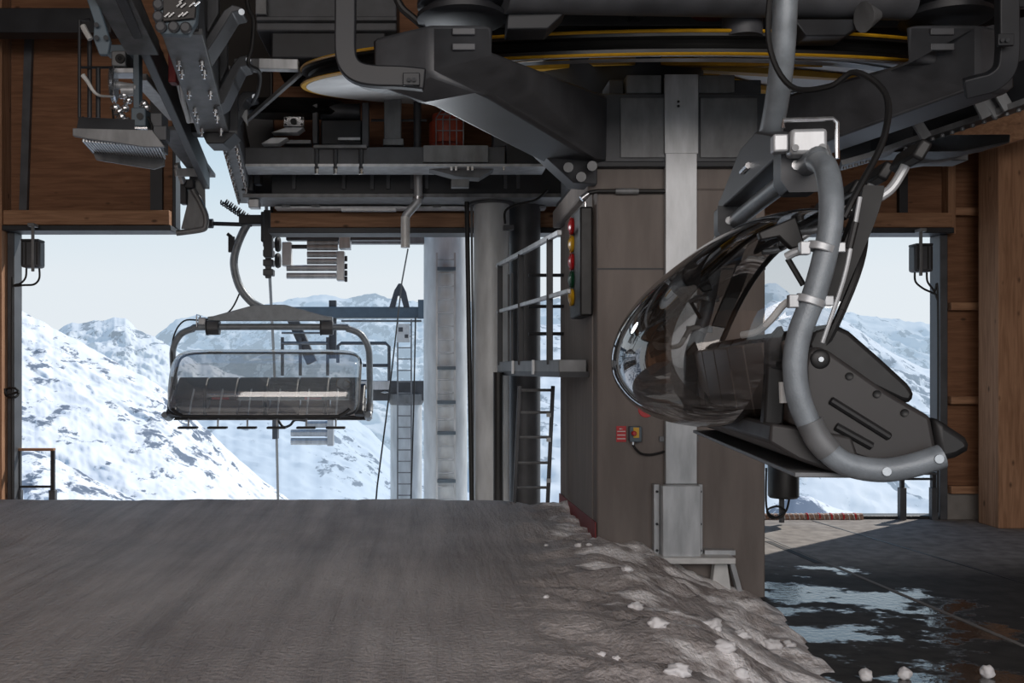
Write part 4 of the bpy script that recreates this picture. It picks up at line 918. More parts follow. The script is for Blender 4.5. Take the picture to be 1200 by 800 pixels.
# bent vent pipe with wire
vp = thing('bent_pipe', 'bent metal pipe hanging from the rear crossbeam above the opening', 'pipe', P(475, 290, 14.0))
q = MB(); q.tube([P(490, 200, 13.95), P(490, 232, 13.95), P(488, 238, 13.95), P(477, 251, 13.95), P(475, 257, 13.95), P(475, 262, 13.95)], .062, 16, smooth=5); q.build('upper_pipe', M['galv'], vp)
q = MB(); q.tube([P(475, 254, 13.95), P(475, 290, 13.95)], .065, 16); q.build('lower_sleeve', M['white'], vp)
q = MB(); q.lathe([(.068, -.02), (.085, -.02), (.085, .02), (.068, .02), (.068, -.02)], P(490, 232, 13.95), (0, 0, 1), 16); q.build('collar', M['chrome'], vp)

# grey funnel at the end of the left rail
fn = thing('guide_funnel', 'grey curved guide funnel hanging at the end of the left running rail', 'guide funnel', P(225, 270, 15.0))
d = 15.0
q = MB(); q.prism([P(222, 205, d), P(232, 204, d), P(240, 220, d), P(241, 266, d), P(237, 270, d), P(222, 268, d), P(212, 268, d), P(219, 240, d)], (0, .04, 0)); q.build('sheet', M['galvdull'], fn, .006)
q = MB(); q.tube([P(226, 222, d - .05), P(234, 236, d - .05), P(241, 252, d - .05), P(241, 264, d - .05), P(236, 269, d - .05), P(207, 273, d - .05)], .045, 10, smooth=5); q.build('guide_tube', M['galvdull'], fn)
q = MB(); q.box((xb(213, d), d - .1, zb(240, d)), (xb(220, d), d + .05, zb(215, d))); q.box((xb(219, d), d - .15, zb(222, d)), (xb(229, d), d, zb(212, d))); q.build('bracket', M['steel2'], fn, .01)
q = MB(); q.bar(P(207, 192, 14.6), P(215, 214, 14.8), .06, .1); q.bar(P(205, 202, 14.6), P(232, 202, 14.8), .06, .12); q.build('hinge', M['galv'], fn, .01)

# ================================================================== OVERHEAD, RIGHT AND FRONT
fp = thing('front_crossbeam', 'broad dark steel crossbeam along the top between the yoke arms', 'crossbeam', P(830, 10, 7.9))
q = MB(); q.tube([P(592, -8, 7.3), P(1064, 2, 8.0)], .145, 24); q.build('beam_tube', M['steel'], fp)
q = MB(); q.prism([P(595, 14, 7.35), P(664, 13, 7.4), P(642, 34, 7.4), P(594, 34, 7.35)], (0, .25, 0)); q.build('wedge_bracket', M['steel2'], fp, .01)
q = MB(); q.prism([P(930, 22, 7.7), P(1022, 22, 7.8), P(990, 42, 7.8), P(945, 42, 7.7)], (0, .25, 0)); q.build('wedge_bracket', M['steel2'], fp, .01)
q = MB(); q.tube([P(1012, 20, 7.65), P(1030, 18, 7.68)], [.12, .04], 12); q.build('cone', M['galvdull'], fp)
q = MB(); q.lathe([(0, 0), (.19, 0), (.19, .02), (0, .02)], P(838, 16, 7.95), (0, 0, 1), 24); q.build('red_collar', M['darkred'], fp)
q = MB(); q.cyl(P(870, 16, 7.95), P(870, 45, 7.95), .16, 24); q.build('drive_shaft', M['steel'], fp)
dk = thing('upper_deck', 'dark underside of the machine deck above the bullwheel', 'deck', WC + AX * .95)
e1, e2 = Vector((1, 0, 0)), Vector((0, math.cos(tl_), math.sin(tl_)))
q = MB(); c0 = WC + AX * .85; q.prism([c0 + e1 * a + e2 * b_ for a, b_ in ((-2.3, -2.2), (4.6, -2.2), (4.6, 3.4), (-2.3, 3.4))], AX * .12); q.build('deck_plate', M['ceil'], dk)
for b_ in (-1.9, -.6, .8, 2.2):
    q = MB(); q.bar(c0 + e1 * -2.3 + e2 * b_ - AX * .12, c0 + e1 * 4.6 + e2 * b_ - AX * .12, .16, .22, AX); q.build('joist', M['steel2'], dk, .01)
for a in (-1.8, 0, 2.4):
    q = MB(); q.bar(c0 + e1 * a + e2 * -2.1 - AX * .1, c0 + e1 * a + e2 * 3.3 - AX * .1, .12, .18, AX); q.build('stringer', M['steel2'], dk, .01)

# bent guard bars in front of the wheel
def guard(pts, d0, d1, label, plates):
    t = thing('guard_bar', label, 'guard bar', P(pts[-1][0], pts[-1][1], d1), 'bent guard bars')
    ps = [P(x, y, d0 + (d1 - d0) * i / (len(pts) - 1)) for i, (x, y) in enumerate(pts)]
    q = MB(); q.tube(ps, .06, smooth=6, sq=(.15, .09)); q.build('bar', M['steel2'], t, .012)
    for x, y, d in plates:
        q = MB(); q.cbox(P(x, y, d - .06), (.12, .03, .09)); pl = q.build('clamp_plate', M['steel2'], t, .006)
        q = MB(); q.cyl(P(x - 3, y, d - .08), P(x - 3, y, d - .1), .014, 8); q.cyl(P(x + 3, y, d - .08), P(x + 3, y, d - .1), .014, 8); q.build('bolts', M['steel2'], pl)
guard([(405, -30), (405, 20), (405, 60), (409, 76), (420, 86), (440, 90), (470, 91), (498, 94)], 7.0, 7.0, 'bent dark guard bar hanging left of the left yoke arm', [(482, 93, 7.0)])
guard([(1180, -30), (1180, 20), (1180, 60), (1176, 82), (1162, 95), (1145, 100), (1130, 104)], 7.4, 7.6, 'bent dark guard bar hanging right of the right yoke arm', [(1178, 47, 7.4)])
q = MB(); q.tube([P(462, -10, 7.6), P(470, 8, 7.6), P(483, 20, 7.6), P(500, 34, 7.6)], .03, 10, smooth=6)
one(q, 'hanging_cable', M['rubber'], 'short black hose curving down beside the left yoke swivel cap', 'cable')

# right track girder
rg = thing('track_girder', 'dark curved track girder with bolted lower flange sweeping up to the right', 'track girder', P(1070, 170, 9.0))
def rp(x, y, d): return P(x, y, d)
lo = [(985, 194, 10.0), (1020, 184, 9.9), (1070, 166, 9.7), (1130, 146, 9.3), (1200, 122, 8.8), (1290, 88, 8.2)]
hi = [(985, 150, 10.0), (1020, 138, 9.9), (1070, 118, 9.7), (1130, 96, 9.3), (1200, 70, 8.8), (1290, 30, 8.2)]
q = MB()
ring = [P(*a) for a in lo] + [P(*a) for a in reversed(hi)]
for i in range(len(lo) - 1):
    q.prism([P(*lo[i]), P(*lo[i + 1]), P(*hi[i + 1]), P(*hi[i])], (.05, .12, 0))
q.build('web', M['steel2'], rg)
q = MB(); q.tube([P(x, y, d) for x, y, d in lo], .1, smooth=4, sq=(.05, .3)); q.build('lower_flange', M['galvdull'], rg)
b0 = None
for i in range(22):
    f_ = i / 21 * (len(lo) - 2); a = int(f_); p = P(*lo[a]).lerp(P(*lo[a + 1]), f_ - a) + Vector((0, -.1, -.03))
    if i in (6, 7, 8): continue
    if b0 is None:
        b = MB(); b.cyl((0, 0, 0), (0, 0, -.028), .02, 8); b0 = b.build('bolt', M['galvdull'], rg); b0.location = p
    else: dup(b0, rg, p)
for (xa, ya, xc, yc, d) in ((1066, 130, 1086, 162, 9.3), (1140, 106, 1156, 138, 8.9), (1152, 106, 1170, 136, 8.9), (1168, 104, 1182, 128, 8.8)):
    q = MB(); q.bar(P(xa, ya, d), P(xc, yc, d), .1, .03, (0, 1, 0)); q.build('stay', M['galvdull'], rg, .006)
q = MB(); q.tube([P(1146, 86, 9), P(1150, 78, 9), P(1158, 78, 9), P(1164, 90, 9), P(1172, 106, 8.9)], .03, 10, smooth=4, sq=(.04, .1)); q.build('bent_strap', M['galvdull'], rg)
q = MB(); q.tube([P(1140, 60, 9.6), P(1165, 70, 9.6)], .25, 20); q.build('drum', M['steel2'], rg)
q = MB(); q.prism([P(1155, 200, 9.2), P(1120, 40, 9.2), P(1240, 10, 9.2), P(1240, 100, 9.2)][1:] + [P(1150, 110, 9.2)], (0, .2, 0)); q.build('back_plate', M['steel2'], rg)
wd = thing('deflector_plate', 'flat black deflector plate below the right track girder', 'deflector', P(1110, 180, 9.6))
q = MB(); q.prism([P(1030, 178, 9.9), P(1078, 158, 9.9), P(1184, 157, 9.2), P(1184, 167, 9.2), P(1130, 177, 9.4)], (0, .5, .02)); q.build('plate', M['black'], wd, .01)
q = MB(); q.box((xb(1070, 10.1), 10.1, zb(188, 10.1)), (xb(1135, 10.1), 10.4, zb(178, 10.1))); q.prism([P(1066, 186, 9.95), P(1134, 180, 9.8), P(1118, 186, 9.9), P(1076, 192, 10)], (0, .25, 0)); q.build('carrier', M['galvdull'], wd, .01)

# ================================================================== PILLARS, CATWALK
def pillar(name, px, d, r, z0, z1, m, label, parts=True):
    t = thing(name, label, 'pillar', (xb(px, d), d, z0))
    q = MB(); q.cyl((xb(px, d), d, z0), (xb(px, d), d, z1), r, 40); q.build('tube', m, t)
    return t
pl_ = pillar('round_pillar', 576, 14.6, .265, 0, zb(236, 14.6), M['pole'], 'left of two dark round steel pillars under the rear crossbeam')
for z in (zb(236, 14.6) - .06,):
    q = MB(); q.lathe([(.265, 0), (.34, 0), (.34, .05), (.265, .05), (.265, 0)], (xb(576, 14.6), 14.6, z), (0, 0, 1), 40); q.build('flange', M['steel'], pl_)
q = MB(); q.box((xb(590, 14.3), 14.26, zb(269, 14.3)), (xb(602, 14.3), 14.4, zb(264, 14.3))); q.build('strap', M['steel'], pl_)
pr_ = pillar('round_pillar', 615, 14.85, .235, 0, zb(236, 14.85), M['steel'], 'right of two dark round steel pillars under the rear crossbeam')
q = MB(); q.lathe([(.235, 0), (.31, 0), (.31, .05), (.235, .05), (.235, 0)], (xb(615, 14.85), 14.85, zb(236, 14.85) - .06), (0, 0, 1), 40); q.build('flange', M['steel'], pr_)
q = MB(); q.tube([P(592, 262, 14.3), P(592, 248, 14.3), P(602, 241, 14.2), P(628, 234, 14.1), P(642, 222, 14)], .018, 8, smooth=5); one(q, 'hanging_cable', M['rubber'], 'thin black cable curving up from the round pillars to the crossbeam', 'cable')
rd = thing('cable_pipe', 'slim black vertical pipe between the pale tower pole and the round pillars', 'pipe', P(553, 588, 14.3))
q = MB(); q.tube([P(547, 236, 14.5), P(550, 420, 14.5), P(553, 600, 14.5)], .035, 10); q.build('pipe', M['black'], rd)
q = MB(); q.tube([P(552.5, 236, 14.6), P(556, 600, 14.6)], .018, 8); q.build('thin_pipe', M['galvdull'], rd)
q = MB(); q.tube([P(584, 436, 13.5), P(584, 600, 13.5)], .07, 14); one(q, 'standpipe', M['black'], 'black standpipe under the left end of the catwalk', 'pipe')

cw_ = thing('catwalk', 'steel inspection catwalk with handrails on the left side of the column', 'catwalk', (1.4, 12, zb(440, 10.6)))
zt_ = H + 12 * 10.5 / F * 1.0
q = MB(); q.prism([(1.0, 13.9, H - .06), (1.0, 13.9, H + .1), (1.42, 10.55, H + .1), (1.42, 10.55, H - .06)], (.3, 0, 0)); q.build('toe_board', M['galvdull'], cw_, .01)
q = MB(); q.prism([(1.0, 13.9, H - .09), (1.42, 10.5, H - .09), (cx0 - .02, 10.5, H - .09), (cx0 - .02, 13.9, H - .09)], (0, 0, .06)); q.build('deck', M['steel2'], cw_)
for i in range(2):
    f_ = (.32, .66)[i]
    q = MB(); p = Vector((1.0, 13.9, H)).lerp(Vector((1.42, 10.55, H)), f_); q.cbox(p + Vector((-.01, 0, .02)), (.03, .07, .17)); q.build('joint_plate', M['galv'], cw_)
def cwp(f_, z): return Vector((1.0, 13.9, z)).lerp(Vector((1.42, 10.55, z)), f_) + Vector((.02, 0, 0))
q = MB(); q.bar(cwp(-.02, H + 1.47), cwp(.99, H + 1.47), .05, .06); q.build('handrail', M['galv'], cw_, .008)
q = MB(); q.bar(cwp(-.02, H + .81), cwp(1.1, H + .81), .04, .05); q.build('knee_rail', M['galv'], cw_, .008)
for f_ in (.03, .42, .86):
    q = MB(); q.bar(cwp(f_, H + .05), cwp(f_, H + 1.46), .05, .07, (1, 0, 0)); q.build('post', M['steel2'], cw_, .006)
for z in (1.2, .8, .45):
    q = MB(); q.tube([cwp(.45, H + z) + Vector((.1, .2, 0)), cwp(.45, H + z) + Vector((.62, .2, 0))], .022, 8); q.build('cross_rail', M['steel2'], cw_)
q = MB(); q.bar(cwp(.12, H + .1) + Vector((.06, 0, 0)), cwp(.12, H + 1.3) + Vector((.06, 0, 0)), .02, .03, (1, 0, 0)); q.bar(cwp(.18, H + .1) + Vector((.06, 0, 0)), cwp(.18, H + 1.3) + Vector((.06, 0, 0)), .02, .03, (1, 0, 0)); q.build('gate_bars', M['steel'], cw_)
ld = thing('ladder', 'dark steel ladder leading up to the catwalk beside the column', 'ladder', P(625, 590, 12.3))
d = 12.3
for x0_, x1_ in ((609, 602), (648, 641)):
    q = MB(); q.bar(P(x0_, 452, d), P(x1_, 606, d), .045, .06, (0, 1, 0)); q.build('stile', M['steel'], ld, .006)
for i, y in enumerate((457, 483, 512, 542, 571)):
    q = MB(); q.tube([P(609 - (y - 452) * .045, y, d), P(648 - (y - 452) * .045, y, d)], .018, 8); q.build('rung', M['galvdull'], ld)
for y in (483, 512, 560):
    q = MB(); q.cbox(P(643, y + 3, d - .04), (.05, .05, .05)); q.build('clip', M['galv'], ld)

# ------------------------------------------------------------------ boxes hanging at the opening corners
def lampbox(px0, px1, py0, py1, top, label, cablepts, d=15.0):
    t = thing('loudspeaker', label, 'loudspeaker', P((px0 + px1) / 2, py1, d))
    cx = (px0 + px1) / 2; r = (px1 - px0) / 2 * d / F
    q = MB(); q.box((xb(px0, d), d - r * .8, zb(py1, d)), (xb(px1, d), d + r * .8, zb(py0, d))); bd = q.build('body', M['steel'], t, .04)
    for x in (px0 + 3, px0 + 7, px1 - 7, px1 - 3):
        q = MB(); q.box((xb(x - .8, d), d - r * .8 - .012, zb(py1 - 3, d)), (xb(x + .8, d), d - r * .8, zb(py0 + 3, d))); q.build('grille_slot', M['black'], bd)
    q = MB(); q.box((xb(px0 + 1, d), d - r * .85, zb(py0 + 2, d)), (xb(px1 - 1, d), d + r * .85, zb(py0 - 1, d))); q.build('lid', M['steel2'], bd, .01)
    q = MB(); q.bar(P(cx, top, d - r * .9), P(cx, py1 + 4, d - r * .9), .045, .03, (0, 1, 0)); q.cbox(P(cx, top, d - r * .5), (.1, .18, .05)); q.build('bracket', M['galvdull'], t, .006)
    for pts in cablepts:
        q = MB(); q.tube([P(x, y, d + .05) for x, y in pts], .016, 8, smooth=6); q.build('cable', M['rubber'], t)
lampbox(27, 50, 282, 314, 264, 'grey box loudspeaker hanging at the upper left corner of the opening', [[(31, 314), (30, 325), (24, 332), (16, 335), (14, 345), (14, 585)], [(46, 314), (46, 326), (40, 333), (28, 334), (17, 335)]])
lampbox(1068, 1090, 287, 319, 270, 'grey box loudspeaker hanging at the upper right corner of the opening', [[(1072, 319), (1073, 330), (1082, 338), (1094, 344), (1099, 352), (1099, 600)], [(1086, 319), (1087, 330), (1094, 340), (1099, 352)]])
q = MB(); q.tube([P(14 + 8 * math.cos(a / 12 * 6.283), 460 + 6 * math.sin(a / 12 * 6.283), 15.0 + .05 * math.cos(a)) for a in range(12)], .02, 8, closed=True); q.tube([P(6, 455, 15), P(8, 462, 15), P(22, 459, 15)], .02, 8, smooth=3)
one(q, 'cable_coil', M['rubber'], 'small coil of black cable on the left jamb of the opening', 'cable coil')
bk = thing('snow_sensor', 'black cylinder on a short post with a looped cable behind the column', 'sensor', P(918, 608, 14.8))
d = 14.8
q = MB(); q.lathe([(0, 0), (.2, 0), (.225, .03), (.225, .48), (.2, .52), (0, .52)], P(918, 583, d), (0, 0, 1), 32); q.build('cylinder', M['black'], bk)
q = MB(); q.cyl(P(916, 612, d), P(916, 570, d), .04, 12); q.build('post', M['steel'], bk)
q = MB(); q.tube([P(898, 548, d - .1), P(898, 592, d - .1), P(904, 604, d - .1), P(915, 606, d - .1), P(920, 598, d - .1), P(910, 593, d - .1), P(899, 598, d - .1), P(905, 607, d - .1), P(920, 600, d - .15), P(925, 584, d - .1)], .016, 8, smooth=6); q.build('cable', M['rubber'], bk)
nr = thing('rolled_net', 'rolled orange and white barrier net lying on the rear sill', 'barrier net', P(955, 608, 15.3))
q = MB(); q.tube([P(890, 606, 15.35), P(1010, 605.5, 15.35)], .06, 14); q.build('roll', mat('net_mesh', (150, 120, 104), .8, 0, .5, 30), nr)
q = MB()
pts = []
for i in range(121): pts.append(P(892 + i * .97, 606, 15.35) + Vector((0, math.cos(i * 1.05), math.sin(i * 1.05))) * .066)
q.tube(pts, .008, 5); q.build('net_cord', M['white'], nr)
for i in range(5):
    q = MB(); q.lathe([(.062, -.012), (.07, -.012), (.07, .012), (.062, .012), (.062, -.012)], P(945 + 14 * i, 605.8, 15.35), (1, 0, 0), 14); q.build('tie', M['redlens'], nr)
def lowrail(x0_, x1_, y0_, ym, y1_, d, label):
    t = thing('low_railing', label, 'railing', P((x0_ + x1_) / 2, y1_, d))
    q = MB(); q.box((xb(x0_ - 2, d), d - .05, zb(y0_ + 3, d)), (xb(x1_ + 2, d), d + .05, zb(y0_, d))); q.build('top_rail', M['wood_x'] if x0_ < 200 else M['steel'], t, .008)
    for x in (x0_, x1_):
        q = MB(); q.bar(P(x, y0_ + 3, d), P(x, y1_, d), .06, .06, (0, 1, 0)); q.build('post', M['steel2'], t, .006)
    for y in ym:
        q = MB(); q.bar(P(x0_, y, d), P(x1_, y, d), .035, .035); q.build('rail', M['steel2'], t)
    for x in (x0_, x1_):
        q = MB(); q.bar(P(x, y1_ - 38, d), P(x, y1_, d), .1, .1, (0, 1, 0)); q.build('socket', M['steel'], t, .006)
lowrail(22, 62, 525, (570,), 612, 15.5, 'low railing with timber top bar at the left end of the opening')
lowrail(1057, 1094, 553, (561,), 609, 15.3, 'low steel railing at the right end of the opening')
# ================================================================== OUTSIDE
def ladder_on(t, x0_, x1_, y0_, y1_, d, n, m):
    l = MB(); l.bar(P(x0_, y0_, d), P(x0_, y1_, d), .04, .04, (0, 1, 0)); l.bar(P(x1_, y0_, d), P(x1_, y1_, d), .04, .04, (0, 1, 0)); lo_ = l.build('ladder', m, t)
    for i in range(n):
        y = y0_ + (y1_ - y0_) * (i + .5) / n
        l = MB(); l.tube([P(x0_, y, d), P(x1_, y, d)], .016, 6); l.build('rung', m, lo_)
    return lo_
def sheaves(t, xs0, xs1, ys, xend, d, r):
    for x0_, x1_, y in ys:
        q = MB(); q.tube([P(x0_, y, d), P(x1_, y, d)], r, 14); q.build('roller', M['galv'], t)
    ya, yb_ = ys[0][2] - 8, ys[-1][2] + 8
    q = MB(); q.box((xb(xend, d), d - .12, zb(yb_, d)), (xb(xend + 12, d), d + .12, zb(ya, d))); q.build('end_plate', M['galv'], t, .01)
# nearer tower
d = 20.0
ta = thing('lift_tower', 'tall pale galvanised lift tower with ladder just outside the opening', 'lift tower', (xb(522, d), d, zb(640, d)))
q = MB(); q.cyl((xb(522, d), d, zb(660, d)), (xb(522, d), d, zb(262, d)), 25.5 * d / F, 48); q.build('pole', M['pole'], ta)
ladder_on(ta, 512, 533, 296, 640, d - .52, 22, M['galv'])
for y in (314, 430, 470, 506, 562):
    q = MB(); q.box((xb(512, d), d - .58, zb(y + 3, d - .5)), (xb(533, d), d - .45, zb(y - 1, d - .5))); q.build('ladder_bracket', M['bluegrey'], ta)
q = MB(); q.box((xb(392, d), d - .1, zb(286, d)), (xb(500, d), d + .1, zb(278, d))); q.build('crossarm', M['galvdull'], ta, .01)
sh = thing('roller_battery', 'stepped stack of galvanised rope rollers hanging under the header', 'roller battery', P(372, 328, 17.5))
d = 17.5
for x0_, x1_, y in ((360, 396, 284), (360, 396, 290), (360, 396, 298), (360, 396, 306), (336, 396, 314), (336, 394, 323)):
    q = MB(); q.tube([P(x0_, y, d), P(x1_, y, d)], .055, 14); q.build('roller', M['galv'], sh)
q = MB(); q.box((xb(395, d), d - .12, zb(329, d)), (xb(404, d), d + .12, zb(295, d))); q.box((xb(398, d), d - .15, zb(292, d)), (xb(411, d), d + .15, zb(278, d))); q.build('end_plate', M['galv'], sh, .01)
q = MB(); q.box((xb(331, d), d - .1, zb(312, d)), (xb(342, d), d + .1, zb(284, d))); q.build('side_box', M['white'], sh, .02)
q = MB(); q.box((xb(336, d), d - .1, zb(282, d)), (xb(470, d), d + .1, zb(277, d))); q.tube([P(342, 289, d), P(360, 289, d)], .04, 8); q.build('carrier_beam', M['steel'], sh, .01)
for y in (303, 312, 320, 327):
    q = MB(); q.cyl(P(404, y, d - .02), P(407, y, d - .02), .05, 10); q.build('axle_nut', M['steel2'], sh)
# farther tower
d = 27.0
tb = thing('lift_tower', 'shorter farther lift tower with crossarm, platform and lifting frame', 'lift tower', (xb(476, d), d, zb(640, d)))
q = MB(); q.cyl((xb(476, d), d, zb(680, d)), (xb(476, d), d, zb(466, d)), 18.5 * d / F, 40); q.build('pole', M['pole'], tb)
q = MB(); q.lathe([(18.5 * d / F, 0), (21.5 * d / F, .12), (21.5 * d / F, .3), (0, .3)], (xb(476, d), d, zb(474, d)), (0, 0, 1), 40); q.build('head', M['galvdull'], tb)
q = MB(); q.box((xb(432, d), d - .25, zb(469, d)), (xb(498, d), d + .25, zb(446, d))); q.build('lower_crossarm', M['steel'], tb, .02)
q = MB(); q.box((xb(332, d), d - .25, zb(373, d)), (xb(494, d), d + .25, zb(360, d))); q.build('upper_crossarm', M['bluegrey'], tb, .02)
q = MB(); q.tube([P(400, 376, d - .3), P(494, 376, d - .3)], .03, 6); q.build('safety_rail', M['galvdull'], tb)
q = MB(); q.prism([P(456, 360, d - .3), P(462, 340, d - .3), P(467, 332, d - .3), P(471, 332, d - .3), P(476, 342, d - .3), P(480, 360, d - .3), P(473, 360, d - .3), P(469, 346, d - .3), P(466, 346, d - .3), P(463, 360, d - .3)], (0, .3, 0)); q.build('lifting_frame', M['steel'], tb, .01)
q = MB(); q.box((xb(490, d), d - .35, zb(374, d)), (xb(498, d), d - .25, zb(352, d))); q.build('blue_clamp', M['bluegrey'], tb, .01)
ladder_on(tb, 466, 482, 374, 640, d - .75, 20, M['galvdull'])
q = MB(); q.box((xb(466, d), d - .85, zb(402, d)), (xb(481, d), d - .8, zb(381, d))); sn = q.build('notice_plate', M['white'], tb)
q = MB(); q.box((xb(468, d), d - .86, zb(390, d)), (xb(473, d), d - .85, zb(385, d))); q.box((xb(475, d), d - .86, zb(397, d)), (xb(479, d), d - .85, zb(393, d))); q.build('marking', M['steel'], sn)
q = MB()
q.tube([P(434, 446, d - .4), P(395, 446, d - .4)], .03, 6)
q.tube([P(396, 425, d - .4), P(396, 405, d - .4), P(400, 402, d - .4), P(452, 402, d - .4), P(456, 406, d - .4), P(456, 446, d - .4)], .045, 8); q.tube([P(425, 428, d - .4), P(456, 428, d - .4)], .045, 8); q.build('platform_rail', M['steel'], tb)
q = MB(); q.box((xb(424, d), d - .5, zb(456, d)), (xb(457, d), d + .3, zb(446, d))); q.build('platform', M['galv'], tb, .01)
q = MB(); q.lathe([(0, 0), (.12, .03), (0, .08)], P(451, 461, d - .4), (0, 0, 1), 16); q.build('floodlight', M['white'], tb)
q = MB(); q.bar(P(342, 372, d), P(366, 425, d), .28, .28, (0, 1, 0)); q.bar(P(390, 352, d), P(390, 420, d), .2, .2, (0, 1, 0)); q.build('strut', M['steel'], tb, .01)
for x in (331, 352, 384):
    q = MB(); q.bar(P(x, 395, d - .2), P(x, 440, d - .2), .08, .08, (0, 1, 0)); q.build('hanger', M['steel'], tb)
q = MB(); q.tube([P(330, 402, d - .2), P(384, 402, d - .2)], .05, 8); q.tube([P(330, 390, d - .2), P(384, 390, d - .2)], .03, 8); q.build('walkway_rail', M['galvdull'], tb)
s2 = thing('roller_battery', 'small stack of galvanised rope rollers below the distant chair', 'roller battery', P(366, 522, d))
for x0_, x1_, y in ((358, 385, 497), (341, 385, 507), (341, 385, 517)):
    q = MB(); q.tube([P(x0_, y, d), P(x1_, y, d)], .095, 14); q.build('roller', M['galv'], s2)
q = MB(); q.box((xb(384, d), d - .15, zb(522, d)), (xb(391, d), d + .15, zb(490, d))); q.build('end_plate', M['galv'], s2, .01)
q = MB(); q.box((xb(320, d), d - .15, zb(514, d)), (xb(326, d), d + .15, zb(488, d))); q.build('guide_block', M['steel'], s2, .01)
q = MB(); q.tube([P(326, 492, d), P(332, 500, d), P(340, 498, d), P(346, 492, d), P(360, 493, d)], .035, 8, smooth=5); q.build('cable', M['rubber'], s2)

# ropes
q = MB(); q.tube([P(312, 238, 15.9), P(315, 300, 17.5), P(318, 360, 21), P(321, 420, 25), P(324, 500, 34), P(327, 640, 48)], [.03, .03, .03, .035, .045, .06], 8)
one(q, 'haul_rope', M['rope'], 'taut steel haul rope dropping from the station behind the distant chair', 'rope')
q = MB(); q.box((xb(310, 15.9), 15.8, zb(302, 15.9)), (xb(320, 15.9), 15.95, zb(247, 15.9))); one(q, 'rope_guide', M['steel2'], 'dark vertical rope guide block beside the header end', 'rope guide', bev=.01)
q = MB(); q.tube([P(478, 292, 15), P(471, 330, 20), P(463, 400, 24), P(455, 470, 25.5), P(442, 570, 26), P(436, 640, 26)], [.012, .016, .02, .022, .024, .026], 6)
one(q, 'thin_wire', M['rubber'], 'thin slack wire running down from the bent pipe past the far tower', 'wire')
q = MB(); q.tube([P(487, 372, 26), P(485, 470, 26), P(480, 640, 26)], .02, 6); one(q, 'thin_wire', M['rubber'], 'thin wire dropping from the far tower crossarm beside its ladder', 'wire')

q = MB(); q.box((-40, YB + .6, -3.2), (50, 26, -2.9)); struct(q.build('snow_bounce_apron', M['alp_low']), 'unseen snow shelf added below the opening to bounce sunlight', 'snow')  # unseen shelf, added to bounce sunlight up onto the undersides
# ------------------------------------------------------------------ mountains
def interp(pr, x):
    if x <= pr[0][0]: return pr[0][1]
    for (a, b), (c, d_) in zip(pr, pr[1:]):
        if x <= c: return b + (d_ - b) * (x - a) / (c - a)
    return pr[-1][1]
def ridge(name, prof, d0, d1, ybot, m, label, jag=3.0, amp=.035, ns=260, nt=120, seed=0, frq=1.0, power=1.0):
    bm = bmesh.new(); rows = []
    xa, xz = prof[0][0], prof[-1][0]
    for j in range(nt + 1):
        t = (j / nt)
        d = d0 + (d1 - d0) * t ** power; row = []
        for i in range(ns + 1):
            x = xa + (xz - xa) * i / ns
            yt = interp(prof, x) + jag * noise.fractal(Vector((x * .05, seed, 0)), .9, 2.1, 5)
            p0, p1 = P(x, yt, d0), P(x, ybot, d1)
            p = p0.lerp(p1, t ** power)
            s = frq * 9.0 / d0
            v = Vector((p.x * s, p.y * s, p.z * s * 1.4 + seed))
            n = noise.ridged_multi_fractal(v, .9, 2.1, 6, 1.0, 2.0) - 1.0
            n2 = noise.fractal(v * 3.0, .8, 2.2, 5)
            k_ = min(1, t * 9)
            p += Vector((.25, -1.0, .45)) * (n * amp * .36 + n2 * amp * .05) * d0 * .55 * k_
            row.append(bm.verts.new(p))
        rows.append(row)
    for j in range(nt):
        for i in range(ns): bm.faces.new((rows[j][i], rows[j][i + 1], rows[j + 1][i + 1], rows[j + 1][i]))
    q = MB(); q.bm.free(); q.bm = bm
    o = q.build(name, m, ang=180)
    return struct(o, label, 'mountain')
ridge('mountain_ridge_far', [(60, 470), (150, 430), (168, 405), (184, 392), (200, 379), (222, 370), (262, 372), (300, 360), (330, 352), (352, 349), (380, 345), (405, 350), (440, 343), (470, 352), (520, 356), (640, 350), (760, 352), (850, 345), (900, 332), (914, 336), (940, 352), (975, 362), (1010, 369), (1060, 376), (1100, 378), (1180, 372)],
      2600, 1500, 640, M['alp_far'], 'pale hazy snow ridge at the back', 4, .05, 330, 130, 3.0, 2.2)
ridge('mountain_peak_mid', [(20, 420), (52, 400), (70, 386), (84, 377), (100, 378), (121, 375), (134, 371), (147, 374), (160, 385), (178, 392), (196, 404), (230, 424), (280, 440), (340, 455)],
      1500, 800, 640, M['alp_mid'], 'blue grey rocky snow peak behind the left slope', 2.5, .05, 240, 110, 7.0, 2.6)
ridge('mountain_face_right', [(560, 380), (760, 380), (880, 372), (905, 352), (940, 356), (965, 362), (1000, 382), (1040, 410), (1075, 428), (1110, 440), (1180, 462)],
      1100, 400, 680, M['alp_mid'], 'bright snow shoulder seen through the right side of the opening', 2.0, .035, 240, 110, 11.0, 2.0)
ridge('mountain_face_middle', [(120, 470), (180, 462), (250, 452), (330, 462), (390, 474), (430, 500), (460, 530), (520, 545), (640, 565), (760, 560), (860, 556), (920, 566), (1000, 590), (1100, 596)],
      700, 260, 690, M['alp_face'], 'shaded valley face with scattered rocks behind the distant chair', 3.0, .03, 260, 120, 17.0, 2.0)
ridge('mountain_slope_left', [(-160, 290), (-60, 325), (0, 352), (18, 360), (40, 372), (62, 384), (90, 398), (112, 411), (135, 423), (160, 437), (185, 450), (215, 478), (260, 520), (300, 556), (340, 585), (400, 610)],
      330, 150, 720, M['alp_near'], 'bright steep snow slope with rock bands on the left', 2.2, .035, 280, 140, 23.0, 2.0)
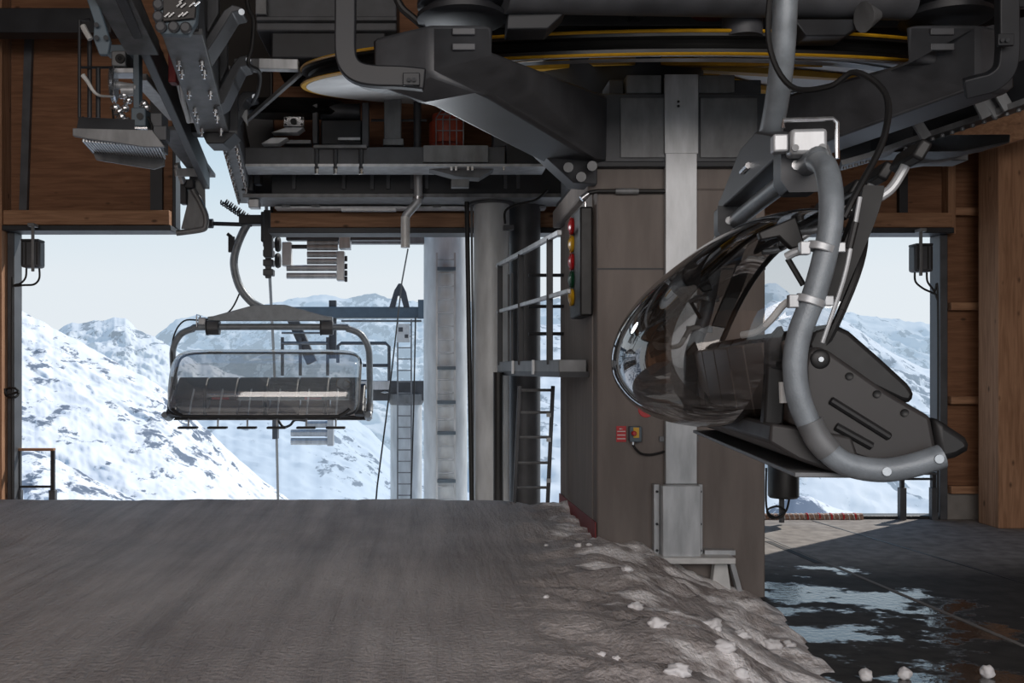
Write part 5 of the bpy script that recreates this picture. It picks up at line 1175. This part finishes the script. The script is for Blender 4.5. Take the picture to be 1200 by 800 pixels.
ridge('mountain_spur_left', [(-120, 500), (10, 524), (40, 528), (70, 540), (100, 556), (128, 570), (150, 582), (190, 604), (260, 640)],
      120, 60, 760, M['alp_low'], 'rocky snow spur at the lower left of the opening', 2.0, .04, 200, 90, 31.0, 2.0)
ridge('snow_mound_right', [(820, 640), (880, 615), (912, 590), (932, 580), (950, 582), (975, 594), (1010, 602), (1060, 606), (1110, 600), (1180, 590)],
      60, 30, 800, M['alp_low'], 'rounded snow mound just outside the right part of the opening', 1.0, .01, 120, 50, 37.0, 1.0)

# ================================================================== LIGHT, SKY, CAMERA
w = bpy.data.worlds.new('sky'); bpy.context.scene.world = w; w.use_nodes = True
nt = w.node_tree; N, L = nt.nodes, nt.links; bg = N['Background']
tc = N.new('ShaderNodeTexCoord'); sp = N.new('ShaderNodeSeparateXYZ'); L.new(tc.outputs['Generated'], sp.inputs[0])
cr = N.new('ShaderNodeValToRGB'); el = cr.color_ramp.elements
L.new(sp.outputs['Z'], cr.inputs['Fac'])
el[0].position = 0.0; el[0].color = lin((230, 237, 242))
el[1].position = 1.0; el[1].color = lin((70, 118, 178))
for p_, c_ in ((.09, (228, 236, 242)), (.16, (214, 229, 239)), (.24, (190, 216, 234)), (.5, (120, 165, 210))):
    e = el.new(p_); e.color = lin(c_)
L.new(cr.outputs['Color'], bg.inputs['Color']); bg.inputs['Strength'].default_value = 1.0
sun = bpy.data.lights.new('sun', 'SUN'); sun.energy = 4.3; sun.angle = R(.6); sun.color = (1, .95, .88)
so = bpy.data.objects.new('sun', sun); C.objects.link(so)
sd = Vector((.76, .65, .86)).normalized(); so.rotation_euler = sd.to_track_quat('Z', 'Y').to_euler()
fl = bpy.data.lights.new('fill_light', 'AREA'); fl.shape = 'RECTANGLE'; fl.size = 16; fl.size_y = 6; fl.energy = 1600; fl.color = (1, .88, .80)  # added fill behind the camera, not a lamp of the hall
fl.specular_factor = .3
fo = bpy.data.objects.new('fill_light', fl); C.objects.link(fo); fo.location = (0, -9, 7.5); fo.rotation_euler = (R(72), 0, 0)
wl = bpy.data.lights.new('wheel_fill_light', 'SPOT'); wl.energy = 90; wl.spot_size = R(150); wl.spot_blend = .6; wl.shadow_soft_size = .25; wl.color = (.9, .95, 1)  # added spot to brighten the bullwheel underside, no real fixture
wo = bpy.data.objects.new('wheel_fill_light', wl); C.objects.link(wo); wo.location = (-.1, 12.0, 3.9); wo.rotation_euler = Vector((-.25, .55, -.8)).to_track_quat('Z', 'Y').to_euler()
cam = bpy.data.cameras.new('camera'); co = bpy.data.objects.new('camera', cam); C.objects.link(co)
co.location = (0, 0, H); co.rotation_euler = (R(90), 0, 0)
cam.sensor_width = 36; cam.lens = 36 * F / 1200
cam.shift_x = (600 - VX) / 1200; cam.shift_y = (VY - 400) / 1200
cam.clip_end = 8000; cam.clip_start = .05
sc = bpy.context.scene; sc.camera = co
sc.view_settings.view_transform = 'Standard'; sc.view_settings.exposure = 0.0
